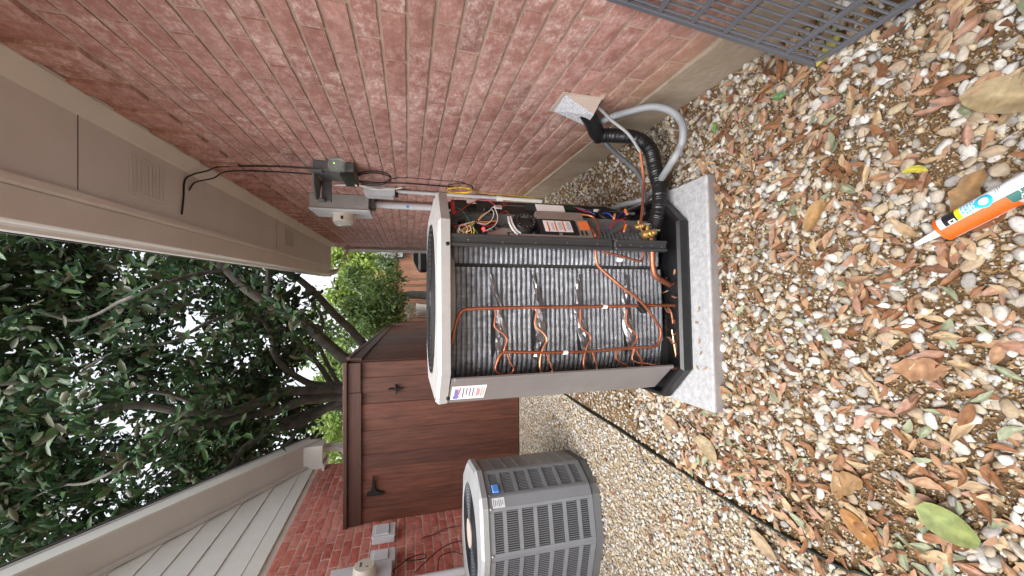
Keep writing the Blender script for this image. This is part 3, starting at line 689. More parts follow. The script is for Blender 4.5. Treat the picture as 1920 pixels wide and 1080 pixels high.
# crumpled foil strips and the dark slits beside them
for px0 in (929, 1005, 1090, 1178):
    nrow = 22; V = []; F = []; rr_ = random.Random(px0)
    for i in range(nrow):
        t = i / (nrow - 1); py_ = 515 + t * 190; wd = 2.5 + 6.5 * math.sin(min(1, t * 1.15) * math.pi * .85) * (1 if t < .75 else .8)
        cx_ = px0 + 6 * math.sin(t * 5 + px0) + (14 * t - 4) * (1 if t < .6 else .6 / t)
        for j in range(5):
            u_ = -1 + j / 2; yl = YC - .012 - .010 * (1 - u_ * u_) * rr_.uniform(.0, 1.9) - .006 * rr_.random()
            if py_ > 660: yl += (py_ - 660) / 45 * .03
            V.append(PU(cx_ + u_ * wd * rr_.uniform(.75, 1.2), py_, yl))
    for i in range(nrow - 1):
        for j in range(4): F.append((i * 5 + j, i * 5 + j + 1, i * 5 + 6 + j, i * 5 + 5 + j))
    b = MB(); b.add(V, F); obj('foil_strip', b, M_foil, coil)
    b = MB(); V = [PU(px0 - 3, 560, YC - .0115), PU(px0 + 5, 600, YC - .0115), PU(px0 + 1, 655, YC - .0115), PU(px0 - 6, 672, YC - .0112), PU(px0 - 9, 620, YC - .0115)]; b.prism(V, e2 * .002); obj('slit', b, M_blackm, coil)
b = MB(); V = [PU(x, y, YC - .013) for x, y in ((1248, 590), (1253, 588), (1254, 632), (1262, 640), (1262, 690), (1238, 690), (1241, 640), (1247, 632))]; b.prism(V, e2 * .003); obj('slit', b, M_blackm, coil)
# copper
YP = -.345
def pipe(pts, r, yl=YP, name='copper_tube', m=M_copper, sm=5, seg=10, par=ac):
    P = [PU(p[0], p[1], p[2] if len(p) > 2 else yl) for p in pts]; b = MB(); b.tube(P, r, seg, smooth=sm); return obj(name, b, m, par, smooth=True)
h1 = pipe([(847, 645, -.33), (853, 615), (860, 592), (870, 581), (885, 579), (905, 578), (1000, 576), (1100, 575), (1200, 573), (1276, 572)], [.005] * 3 + [.0068] * 14, name='header_tube')
h2 = pipe([(951, 663), (957, 680), (963, 693), (955, 702), (938, 702), (929, 693), (932, 680), (937, 668), (946, 660), (965, 660), (1020, 661), (1106, 659), (1187, 652), (1224, 650), (1235, 643), (1239, 623), (1234, 609), (1204, 568, -.37), (1165, 537, -.37), (1127, 504), (1119, 491), (1117, 470), (1116, 440)], [.0042] * 8 + [.0062] * 20, name='header_tube')
for pts in ([(931, 580), (928, 600), (928, 613), (943, 625), (951, 637), (947, 650), (944, 662)], [(1007, 580), (1004, 597), (1004, 611), (1020, 626), (1025, 639), (1017, 656), (1012, 680), (1015, 698), (1027, 704), (1036, 696), (1030, 678), (1025, 664)],
            [(1088, 580), (1088, 597), (1089, 613), (1104, 626), (1107, 637), (1099, 654), (1094, 680), (1099, 697), (1112, 701), (1120, 691), (1116, 676), (1111, 660)], [(1176, 580), (1174, 597), (1176, 609), (1191, 625), (1194, 636), (1183, 652)],
            [(1160, 656), (1155, 671), (1166, 681), (1190, 695)], [(1190, 654), (1185, 671), (1192, 679), (1225, 684), (1264, 691), (1269, 681), (1265, 650), (1260, 618)], [(1192, 656), (1203, 676), (1204, 694)], [(1252, 576), (1259, 586), (1262, 606)]):
    pipe(pts, .0042, name='capillary_tube', m=M_copper2 if random.random() < .3 else M_copper, seg=8)
pipe([(1126, 466), (1136, 473), (1165, 480), (1195, 489), (1204, 487), (1206, 475), (1206, 440), (1201, 428)], .0048, yl=-.35, name='liquid_tube')
pipe([(1221, 445, -.36), (1223, 470, -.36), (1224, 497, -.35), (1229, 517, -.34), (1245, 528, -.33), (1272, 542, -.31)], .0115, name='suction_tube', m=M_copper)
b = MB(); c = PU(1204, 577, YP - .001); b.obox(c, (e1 + e3) * .0145, e2 * .016, (e1 - e3) * .0105, .002); obj('rubber_clip', b, M_rubber, ac)
for x, y in ((1134, 575), (1060, 661), (1162, 487)):
    b = MB(); b.lathe(PU(x, y, YP if x != 1162 else -.35) - e3 * .009, e3, [(0, .0085), (.018, .0085)], 12); obj('tube_tag', b, M_white, ac)
# service valves
def valve(px_, py_, s, stem):
    c = PU(px_, py_, -.385); b = MB(); b.lathe(c - e2 * .01 * s, -e2, [(0, .011 * s), (.014 * s, .011 * s), (.016 * s, .0085 * s), (.028 * s, .0085 * s), (.030 * s, .006 * s)], 12)
    b.lathe(c + e3 * -.02 * s, e3, [(0, .010 * s), (.012 * s, .014 * s), (.03 * s, .014 * s), (.04 * s, .009 * s)], 12); b.lathe(c, e1, [(0, .007 * s), (.03 * s, .007 * s)], 10)
    v = obj('service_valve', b, M_brass, ac, smooth=True)
    b = MB(); b.lathe(c - e3 * .018 * s + e1 * .012 * s - e2 * .012, -e3, [(0, .005), (.004, .004), (.026, .0045), (.028, .003)], 10); obj('valve_stem', b, M_steel, v, smooth=True)
valve(1198, 425, .8, 1); valve(1214, 439, 1.25, 1)

# ---- wiring bay, on a plane turned towards the corner
EA = U(xl1 + .005, -HB + .05, 0); EB = U(HB - .015, -HB + CC + .03, 0); ed = (EB - EA).normalized(); en = Vector((ed.y, -ed.x, 0))
if en.y > 0: en = -en
def PE(px_, py_, off=0):
    d = ray(px_, py_); o = EA + en * off; t = (o - C0).dot(en) / d.dot(en); return C0 + d * t
def pbox(mb, x0, y0, x1, y1, off, th, ch=.001):
    xm, ym = (x0 + x1) / 2, (y0 + y1) / 2; c = PE(xm, ym, off); we = abs((PE(xm, y1, off) - PE(xm, y0, off)).dot(ed)); hz = abs(PE(x1, ym, off).z - PE(x0, ym, off).z)
    mb.obox(c - en * (th / 2), ed * we / 2, en * th / 2, e3 * hz / 2, ch); return mb
b = MB(); V = [PE(x, y, -.05) for x, y in ((846, 374), (1000, 381), (1135, 388), (1172, 398), (1192, 425), (1196, 455), (846, 455))]; b.prism(V, -en * .004); bay = obj('control_box_plate', b, mat('bay_steel', (.035, .034, .033), (.02, .02, .02), scale=8, rough=.5, metal=.4), ac)
b = MB(); pbox(b, 847, 379, 938, 444, -.035, .004); pcb = obj('circuit_board', b, M_pcb, ac)
rr_ = random.Random(3)
for i in range(46):
    x = rr_.uniform(850, 930); y = rr_.uniform(382, 440); s1 = rr_.uniform(1.5, 5); s2 = rr_.uniform(1.5, 4); h_ = rr_.uniform(.004, .018); mb = MB()
    m_ = rr_.choice((M_blackm, M_blackm, M_black, M_steel, M_boxdark, M_lab_ink, M_wyel if i % 9 == 0 else M_black, M_paper if i % 11 == 0 else M_blackm))
    if rr_.random() < .35: mb.lathe(PE(x, y, -.033), en, [(0, s1 * .0013), (h_, s1 * .0013), (h_ + .001, s1 * .001)], 10)
    else: pbox(mb, x - s1, y - s2, x + s1, y + s2, -.035 + h_, h_)
    obj('board_component', mb, m_, pcb)
def ep(name, m, *boxes, par=ac):
    mb = MB()
    for q in boxes: pbox(mb, *q)
    return obj(name, mb, m, par)
ep('red_edge_strip', M_red, (846, 376, 853, 400, .012, .004))
ep('board_label', M_paper, (875, 374, 893, 381, -.02, .002)); ep('board_label', M_paper, (927, 385, 941, 391, -.01, .003))
ep('mounting_bracket', M_steel, (915, 432, 952, 445, .004, .006), (930, 427, 962, 433, .0, .006))
ep('mounting_bracket', M_steel, (960, 440, 1110, 447, .012, .006), (1050, 436, 1056, 446, .014, .004))
b = MB(); c = PE(985, 414, -.012); b.lathe(c - en * .03, en, [(0, .050), (.028, .050), (.033, .046), (.033, .030), (.026, .028), (.026, .0)], 28); drum = obj('choke_drum', b, M_black, ac, smooth=True)
b = MB()
for i in range(14):
    a = i / 14 * 6.283; b.lathe(c + ed * .036 * math.cos(a) + e3 * .036 * math.sin(a) + en * .002, en, [(0, .0022), (.002, .0022), (.003, .001)], 6)
obj('drum_bolts', b, M_steel, drum)
ep('heat_shield', mat('tinted_steel', (.36, .30, .26), (.28, .23, .2), scale=9, rough=.45, metal=.5), (1008, 397, 1092, 411, .0, .03), (1003, 398, 1010, 404, .0, .02))
ep('board_label', M_paper, (1006, 384, 1058, 396, -.014, .003))
ep('connector_board', M_pcb, (985, 383, 1007, 394, -.02, .006)); ep('connector_board', M_pcb, (1058, 384, 1092, 394, -.02, .006))
blk = ep('drive_module', M_black, (1011, 412, 1083, 438, .008, .05))
wl = ep('warning_label', M_paper, (1021, 414, 1072, 434, .0095, .0015), par=blk)
ep('warning_bars', M_orange, (1027, 415, 1029.6, 433, .0102, .0007), (1041, 415, 1043.6, 433, .0102, .0007), (1056, 415, 1058.6, 433, .0102, .0007), par=wl)
ep('warning_text', M_lab_ink, *[(x, 417, x + .8, 431, .0101, .0006) for x in (1035, 1037.5, 1048, 1050.5, 1053, 1063, 1065.5, 1068)], par=wl)
ep('steel_bracket', M_steel, (1082, 412, 1107, 446, .006, .02)); ep('orange_sticker', mat('orange_sticker_ink', (.78, .18, .04), rough=.5), (1086, 415, 1104, 430, .0075, .0015)); ep('bracket_slot', M_blackm, (1090, 433, 1094, 441, .0068, .001), (1098, 433, 1102, 441, .0068, .001))
b = MB(); c = PE(1133, 405, -.02); b.lathe(c - en * .02, en, [(0, .034), (.03, .034), (.036, .028)], 20); obj('capacitor', b, M_black, ac, smooth=True)
b = MB(); c = PE(1118, 395, -.015); b.obox(c, ed * .005, en * .004, e3 * .012); obj('wire_connector', b, M_white, ac)
def wires(name, m, paths, r, off=.02, par=ac):
    for P in paths:
        b = MB(); b.tube([PE(p[0], p[1], p[2] if len(p) > 2 else off) for p in P], r, 6, smooth=5); obj(name, b, m, par, smooth=True)
pipe2 = lambda P, r, m: wires('bay_tube', m, [P], r)
pipe2([(1090, 402, 0), (1108, 405, .005), (1118, 414, .008), (1122, 430, .01), (1125, 452, .01)], .0045, M_copper)
pipe2([(1106, 425, 0), (1114, 436, .008), (1118, 452, .01)], .004, M_copper)
def loop(cx_, cy_, rx, ry, ph, o0): return [(cx_ + rx * math.cos(a + ph), cy_ + ry * math.sin(a + ph), o0 + .006 * math.sin(a * 2)) for a in np.linspace(0, 5.6, 10)]
wires('white_wire', M_wwht, [loop(868, 430, 9, 9, -1.2, .02) + [(890, 415, .02)], loop(872, 428, 11, 7, -.9, .025) + [(892, 416, .02)], [(895, 416), (905, 405), (918, 395), (925, 388), (931, 398), (933, 412), (925, 425), (905, 435)], [(895, 418), (912, 420), (922, 412), (926, 400), (922, 392)]], .0017)
wires('yellow_wire', M_wyel, [loop(876, 434, 8, 8, -1.0, .028) + [(893, 416, .02)], loop(882, 433, 7, 9, -.8, .032) + [(894, 415, .02), (905, 402, .02), (918, 396, .01)]], .0017)
wires('orange_wire', M_worg, [[(866, 424), (880, 419), (895, 414), (905, 402), (917, 397)], [(868, 428), (884, 420), (896, 416), (915, 416), (930, 414)]], .0017)
wires('red_wire', M_wred, [[(846, 402, 0), (865, 393, .01), (885, 380, .015), (905, 374, .012), (920, 379, .01), (935, 388, 0), (950, 384, -.01), (940, 380, -.01)], [(847, 425, 0), (870, 420, .01), (890, 417, .01)], [(900, 420, .01), (915, 424, .01), (928, 418, .01), (934, 405, 0)], [(846, 440, 0), (860, 438, .01), (880, 436, 0)], [(938, 400, -.01), (948, 396, -.01), (955, 402, -.01)]], .0017)
wires('green_wire', M_wgrn, [[(847, 386, 0), (865, 394, .012), (876, 408, .03), (888, 426, .034), (897, 441, .03)], [(1125, 448, .01), (1140, 440, .015), (1155, 430, .015), (1163, 424, .01)]], .0017)
wires('white_sleeve', M_wwht, [[(953, 407, .01), (956, 420, .02), (963, 432, .022), (971, 440, .02)], [(957, 406, .01), (961, 419, .02), (968, 431, .022), (977, 438, .02)]], .0042)
wires('blue_wire', M_wblu, [[(1085, 392, -.01), (1100, 394, 0), (1115, 402, .0)], [(1138, 432, .01), (1152, 420, .012), (1160, 405, .01), (1170, 396, .006), (1172, 405, 0)], [(1130, 400, .01), (1140, 400, .012), (1150, 408, .01)]], .0018)
wires('red_wire', M_wred, [[(1082, 390, -.01), (1095, 396, 0), (1110, 399, 0)], [(1140, 430, .012), (1150, 415, .016), (1165, 412, .014), (1172, 418, .01), (1165, 430, .01), (1155, 434, .01)], [(1145, 428, .012), (1158, 414, .016), (1174, 408, .012)]], .0018)
wires('black_wire', M_cable, [[(1075, 388, -.01), (1095, 392, .0), (1112, 400, .0)], [(1150, 440, .01), (1165, 432, .012), (1180, 424, .01), (1182, 436, .01)], [(900, 440, .01), (930, 430, .01), (950, 420, .0)], [(850, 410, -.01), (880, 400, -.005), (920, 404, -.01)]], .0016)
wires('orange_connector', M_worg, [[(1172, 393, .01), (1176, 402, .012)], [(1170, 434, .012), (1174, 422, .014)], [(1151, 410, .012), (1153, 402, .012)]], .0055)
b = MB(); c = PE(906, 430, .02); b.lathe(c, en, [(0, .006), (.004, .006), (.008, .004), (.009, .001)], 12); obj('red_lamp', b, M_led, ac, smooth=True)
b = MB(); c = PE(893, 416, .024); b.torus(c, ed + e3, .008, .002, 14, 5); obj('cable_tie', b, M_cable, ac)
# leaf litter lying inside the base pan comes later

# ================================================================== line set between unit and wall
hose = [(.235, 1.415, .165), (.31, 1.42, .125), (.42, 1.445, .10), (.53, 1.475, .10), (.62, 1.49, .12), (.668, 1.515, .175), (.69, 1.565, .245), (.70, 1.60, .285)]
Pn = catmull([Vector(p) for p in hose], 30); rad = [.031 + .0012 * math.sin(i * 1.9 + 2.5 * mnoise.noise((i * .07, 4, 0))) + .0022 * mnoise.noise((i * .45, 0, 0)) for i in range(len(Pn))]
ls = thing('refrigerant_pipe', (.5, 1.46, .05), 'black wrinkled insulated refrigerant pipe running from the valve to the wall hood', 'pipe')
b = MB(); b.tube(Pn, rad, 14); obj('wrinkled_sleeve', b, M_rubber, ls, smooth=True)
b = MB(); b.tube([(.692, 1.618, .292), (.712, 1.592, .325), (.738, 1.556, .365), (.765, 1.53, .41), (.80, 1.53, .45)], [.031, .036, .034, .033, .030], 14, smooth=6); obj('smooth_sleeve', b, M_rubber, ls, smooth=True)
def lp(lst): return [PX(x, y, X) for x, y, X in lst]
ll = thing('copper_line', (.6, 1.4, .2), 'thin copper line with a grey sleeve arching over the black insulated pipe', 'pipe')
P = lp([(1200, 422, .235), (1204, 395, .30), (1206, 355, .40), (1206, 329, .46), (1200, 284, .55)])
b = MB(); b.tube(P, .0052, 8, smooth=6); obj('bare_copper', b, M_copper, ll, smooth=True)
P = lp([(1200, 284, .55), (1178, 251, .62), (1147, 226, .68), (1128, 207, .735), (1118, 200, .78)])
b = MB(); b.tube(P, .0062, 8, smooth=6); obj('sleeve', b, M_conduit, ll, smooth=True)
P = lp([(1126, 228, .75), (1150, 218, .75), (1185, 208, .745), (1222, 200, .735), (1256, 207, .70), (1276, 226, .65), (1281, 246, .60), (1277, 273, .55), (1258, 307, .49)]) + [Vector((.45, 1.60, .035)), Vector((.43, 1.68, .05)), Vector((.41, 1.72, .13)), Vector((.36, 1.74, .22))]
for p in P: p.z = max(p.z, .03)
b = MB(); b.tube(P, .0145, 12, smooth=6); obj('flexible_conduit', b, M_conduit, smooth=True, label='thick pale grey conduit looping from the wall hood down onto the gravel', cat='conduit')
P = lp([(1120, 250, .765), (1142, 276, .70), (1167, 298, .62), (1194, 323, .54), (1205, 348, .47), (1208, 380, .40), (1206, 400, .34)])
for p in P: p.z = max(p.z, .02)
b = MB(); b.tube(P, .0105, 10, smooth=6); obj('flexible_conduit', b, mat('dark_grey_conduit', (.10, .11, .125), (.08, .085, .1), rough=.4), smooth=True, label='slim dark grey conduit passing beneath the black pipe', cat='conduit')
# hood on the wall
hd = thing('wall_hood', (.76, 1.53, .37), 'cream wedge shaped hood with speckled white face on the pink brick wall', 'hood')
A_ = Vector((WX - .004, 1.462, .53)); B2 = Vector((WX - .004, 1.607, .525)); E_ = Vector((WX - .004, 1.452, .372)); D_ = PY(1113.5, 215.5, 1.455); C_ = PY(1098, 236, 1.60); E2 = Vector((WX - .004, 1.607, .37))
b = MB(); b.prism([A_, B2, C_, D_], (.004, 0, .004)); obj('sloped_face', b, M_speck, hd)
b = MB(); b.prism([A_ + Vector((0, .001, 0)), D_ + Vector((.002, .001, 0)), E_ + Vector((0, .001, 0))], (0, .004, 0)); obj('side_cheek', b, M_cream, hd)
b = MB(); b.prism([B2, C_, E2], (0, -.004, 0)); obj('side_cheek', b, M_cream, hd)
b = MB(); b.box(WX - .004, WX, 1.445, 1.612, .365, .545); obj('back_flange', b, M_cream, hd)

# ================================================================== things on the pink brick wall
mt = thing('meter_box', (.72, 3.7, 1.47), 'grey electric meter box with round cream meter on the pink brick wall', 'meter box')
b = MB(); b.box(.668, WX, 3.50, 3.86, 1.475, 1.935, .004); obj('box_body', b, M_boxgrey, mt)
b = MB(); b.box(.654, .667, 3.49, 3.87, 1.465, 1.945, .004); obj('cover', b, M_boxlight, mt)
b = MB(); b.torus((.74, 3.4985, 1.55), (0, 1, 0), .022, .0025, 20, 6); b.torus((.74, 3.4985, 1.55), (0, 1, 0), .04, .0018, 24, 6); obj('knockout', b, M_boxgrey, mt)
b = MB(); b.lathe((.655, 3.68, 1.70), (-1, 0, 0), [(0, .095), (.012, .095), (.014, .088), (.07, .088), (.072, .083)], 28); o = obj('meter', b, M_meter, mt, smooth=True)
b = MB(); b.lathe((.583, 3.68, 1.70), (-1, 0, 0), [(0, .08), (.022, .078), (.03, .066), (.032, .0)], 28, cap=False); obj('glass_dome', b, M_clear, o, smooth=True)
b = MB(); b.box(.596, .622, 3.586, 3.594, 1.69, 1.71); obj('port', b, M_blackm, o)
b = MB(); b.box(.70, .78, 3.56, 3.70, 1.43, 1.474); obj('conduit_hub', b, M_boxdark, mt)
b = MB(); b.tube([(.742, 3.63, 1.44), (.742, 3.63, .02)], .030, 16); o = obj('conduit_pipe', b, M_boxlight, smooth=True, label='wide pale grey conduit below the meter box with a blue mark', cat='conduit')
b = MB(); V, F = [], []
for i in range(7):
    a = -2.2 + i * .12
    for z in (1.14, 1.165): V.append(Vector((.742 + .0308 * math.cos(a), 3.63 + .0308 * math.sin(a), z)))
b.add(V, [(2 * i, 2 * i + 2, 2 * i + 3, 2 * i + 1) for i in range(6)]); obj('blue_mark', b, M_badge, o)
nb = thing('network_box', (.76, 2.75, 1.47), 'dark grey utility box with open lid arm and small clear housing', 'utility box')
b = MB(); b.box(.728, WX, 2.60, 2.86, 1.478, 1.715, .005); b.box(.715, .73, 2.585, 2.64, 1.66, 1.725, .003); obj('box_body', b, M_boxdark, nb)
b = MB(); b.prism([(.73, 2.64, 1.715), (.73, 2.88, 1.715), (.60, 2.88, 1.735), (.585, 2.80, 1.735), (.66, 2.66, 1.72)], (0, 0, .010)); b.box(.59, .735, 2.86, 2.885, 1.655, 1.715, .003); b.box(.585, .60, 2.82, 2.885, 1.69, 1.735, .003); obj('lid_arm', b, M_boxdark, nb)
b = MB(); b.box(.70, .727, 2.60, 2.86, 1.478, 1.56, .003); obj('battery_cover', b, M_black, nb)
b = MB(); b.box(.722, .789, 2.522, 2.598, 1.53, 1.615, .004); o = obj('clear_housing', b, M_clear, nb)
b = MB(); b.lathe((.76, 2.56, 1.585), (0, -1, 0), [(0, .004), (.006, .004), (.009, .002)], 8); obj('indicator_lamp', b, M_ledg, nb)
b = MB(); b.box(.698, .70, 2.80, 2.84, 1.485, 1.50); obj('label', b, M_paper, nb)
sb = thing('junction_box', (.75, 3.2, 1.24), 'small light grey box with white cables coiled on it beside the meter box', 'junction box')
b = MB(); b.prism([(WX, 3.16, 1.25), (.735, 3.16, 1.25), (.722, 3.16, 1.265), (.722, 3.16, 1.46), (.74, 3.16, 1.48), (WX, 3.16, 1.48)], (0, .14, 0)); obj('box_body', b, M_boxlight, sb)
b = MB(); b.box(.735, .765, 3.19, 3.27, 1.225, 1.25, .003); obj('gland', b, M_blackm, sb)
for k in range(5):
    pp = [(.78, 3.15 + .01 * k, 1.62 + .02 * k), (.775, 3.1, 1.52), (.762, 3.12 - .01 * k, 1.45), (.758, 3.135, 1.38 - .01 * k), (.765, 3.13, 1.30 + .012 * k), (.77, 3.125, 1.25), (.775, 3.12 - .006 * k, 1.20)]
    b = MB(); b.tube([Vector(p) + Vector((random.uniform(-.006, .004), random.uniform(-.01, .01), 0)) for p in pp], .003, 5, smooth=5); obj('white_cable', b, M_white, sb, smooth=True)
def cable(name, pts, r, m, label, cat='cable', group=None, sm=6):
    b = MB(); b.tube([Vector(p) for p in pts], r, 7, smooth=sm); return obj(name, b, m, None, True, label, cat, group)
cable('cable', [(.437, 2.72, SOF - .006), (.55, 2.735, SOF - .008), (.65, 2.75, SOF - .008), (.70, 2.80, SOF - .03), (.74, 2.86, SOF - .07), (.778, 2.87, 2.30), (.783, 2.80, 2.0), (.778, 2.76, 1.75)], .005, M_cable, 'black cable stapled across the soffit and down to the utility box')
cable('cable', [(.60, 2.80, SOF - .006), (.66, 2.84, SOF - .02), (.72, 2.95, SOF - .07), (.778, 2.97, 2.3), (.782, 2.92, 2.0), (.776, 2.90, 1.75), (.775, 2.93, 1.6)], .0045, M_cable, 'black cable hanging from the soffit clips beside the longer cable')
lp_ = []
for i in range(22):
    a = i / 21 * 2 * math.pi * 1.9; lp_.append(PX(700 + 33 * math.cos(a + 3), 331 + 11 * math.sin(a + 3) + i * .3, .765 + .01 * math.sin(a)))
cable('cable_coil', lp_, .0045, M_cable, 'looped black cable coil on the brick wall below the utility box', 'cable', sm=4)
cable('cable', [PX(x, y, .782) for x, y in ((640, 335), (700, 342), (765, 344), (840, 350), (855, 352))], .005, M_cable, 'black cable running down the brick wall to the yellow coil')
cable('cable', [PX(x, y, .785) for x, y in ((735, 335), (758, 333), (820, 338), (866, 342), (880, 350), (905, 368))], .002, M_cable, 'thin black wire pinned to the brick wall above the yellow coil')
lp_ = []
for i in range(40):
    a = i / 39 * 2 * math.pi * 3; lp_.append(PX(862 + 23 * math.cos(a), 357 + 5.5 * math.sin(a) + random.uniform(-1.5, 1.5), .765 + .012 * math.sin(a * .7)))
lp_ += [PX(900, 361, .775), PX(940, 365, .78), PX(985, 369, .78), PX(1012, 374, .775)]
cable('cable_coil', lp_, .0036, M_wyel, 'coiled yellow cable hanging low on the pink brick wall', 'cable', sm=4)
lp_ = [PX(862 + 25 * math.cos(a), 352 + 8 * math.sin(a), .768) for a in np.linspace(2.6, 6.6, 9)]
cable('cable', lp_, .0035, M_cable, 'black cable loop arching around the yellow coil')
b = MB(); b.tube([(.768, 3.2, 1.24), (.768, 3.2, .40)], .0135, 12); obj('conduit_pipe', b, M_boxlight, None, True, 'slim grey conduit running down from the small light box', 'conduit')
b = MB(); b.tube([(.765, 3.2, .42), (.765, 3.2, .37)], .024, 12); b.tube([(.765, 3.19, .39), (.76, 3.19, .02)], .0165, 12); obj('pvc_pipe', b, M_white, None, True, 'white plastic pipe with a socket at the foot of the brick wall', 'pipe')

# ================================================================== leaning grille panel
M_gril = mat('grille_enamel', (.105, .108, .122), (.085, .088, .10), scale=5, rough=.45)
gp = thing('grille_panel', (.66, .6, 0), 'grey louvred grille panel removed and leaned against the brick wall', 'panel')
G0 = Vector((.648, .856, .012)); GH = Vector((.787, .945, .62)) - G0; Hh = GH.length; gup = GH.normalized(); gd = Vector((-.06, -1, 0)).normalized(); gd = (gd - gup * gd.dot(gup)).normalized(); gn = gup.cross(gd).normalized()
if gn.x > 0: gn = -gn
GW = .78; GHt = Hh * 1.2
def gbox(mb, s, t, hs, ht, th, off=0): mb.obox(G0 + gd * s + gup * t + gn * off, gd * hs, gup * ht, gn * th, .0015); return mb
b = MB(); gbox(b, .006, GHt / 2, .008, GHt / 2, .006); gbox(b, GW - .006, GHt / 2, .008, GHt / 2, .006); gbox(b, GW / 2, .006, GW / 2 - .015, .007, .0055); gbox(b, GW / 2, GHt - .006, GW / 2 - .015, .007, .0055); obj('frame', b, M_gril, gp)
nb_ = 7; sp_ = .098
nbar = int((GHt - .02) / sp_)
for k in range(1, nbar + 1):
    if sp_ * k < GHt - .03: b = MB(); gbox(b, GW / 2, sp_ * k, GW / 2 - .014, .0065, .005); obj('cross_bar', b, M_gril, gp)
ns = 32; first = None
for i in range(1, ns + 1):
    b = MB(); gbox(b, i * GW / (ns + 1), GHt / 2, .0024, GHt / 2 - .012, .0038, -.003); obj('slat', b, M_gril, gp)

# ================================================================== neighbour's air conditioner
na = thing('air_conditioner', (-1.56, 2.5, 0), 'closed blue grey louvred air conditioner with blue badge beside the red brick house', 'air conditioner')
NP = [(-1.98, 2.20), (-1.50, 2.085), (-1.255, 2.145), (-1.21, 2.18), (-1.135, 2.35), (-1.18, 2.62), (-1.36, 2.82), (-1.85, 2.90), (-2.02, 2.76), (-2.06, 2.35)]
NZ0, NZ1 = .06, .708
def nring(sc_, z): cx_, cy_ = -1.59, 2.49; return [Vector((cx_ + (x - cx_) * sc_, cy_ + (y - cy_) * sc_, z)) for x, y in NP]
def nloft(mb, rings, bot=False, top=False):
    n = len(NP); V = [p for r in rings for p in r]; F = []
    for i in range(len(rings) - 1):
        for k in range(n): F.append((i * n + k, i * n + (k + 1) % n, (i + 1) * n + (k + 1) % n, (i + 1) * n + k))
    if bot: F.append(tuple(range(n))[::-1])
    if top: F.append(tuple((len(rings) - 1) * n + k for k in range(n)))
    return mb.add(V, F)
b = MB(); nloft(b, [nring(.985, .012), nring(.985, .055), nring(.97, .064)], True, True); obj('base_pan', b, M_boxdark, na)
b = MB(); nloft(b, [nring(1.0, NZ1), nring(1.02, NZ1 + .004), nring(1.025, NZ1 + .035), nring(.99, NZ1 + .052)])
seg = 48; cN = Vector((-1.59, 2.49, 0)); rimN = nring(.99, NZ1 + .052); V = []; F = []
def eptN(a):
    d = Vector((math.cos(a), math.sin(a), 0)); best = 9
    for k in range(len(rimN)):
        p, q = rimN[k] - cN, rimN[(k + 1) % len(rimN)] - cN; e_ = q - p; den = d.x * e_.y - d.y * e_.x
        if abs(den) < 1e-9: continue
        t = (p.x * e_.y - p.y * e_.x) / den; s_ = (p.x * d.y - p.y * d.x) / den
        if t > 0 and -1e-6 <= s_ <= 1 + 1e-6: best = min(best, t)
    return d * best
for i in range(seg):
    a = 2 * math.pi * i / seg; d = Vector((math.cos(a), math.sin(a), 0))
    V += [cN + eptN(a) + e3 * (NZ1 + .052), cN + d * .315 + e3 * (NZ1 + .058), cN + d * .30 + e3 * (NZ1 + .05), cN + d * .29 + e3 * (NZ1 - .03)]
for i in range(seg):
    j = (i + 1) % seg
    for k in range(3): F.append((i * 4 + k, j * 4 + k, j * 4 + k + 1, i * 4 + k + 1))
b.add(V, F); ncap = obj('top_cap', b, mat('grey_cap_enamel', (.30, .31, .325), (.24, .25, .26), scale=7, rough=.42), na)
b = MB()
for k in range(12): b.torus(cN + e3 * (NZ1 + .052), e3, .085 + .0185 * k, .002, 40, 5)
obj('fan_grille', b, M_blackm, ncap, smooth=True)
b = MB(); b.lathe(cN + e3 * (NZ1 + .056), e3, [(0, .085), (.006, .085), (.008, .07)], 24); obj('grille_disc', b, M_cream, ncap, smooth=True)
b = MB(); b.lathe(cN + e3 * (NZ1 - .02), e3, [(0, .29), (.002, .29)], 32); obj('fan_deck', b, M_fan, na)
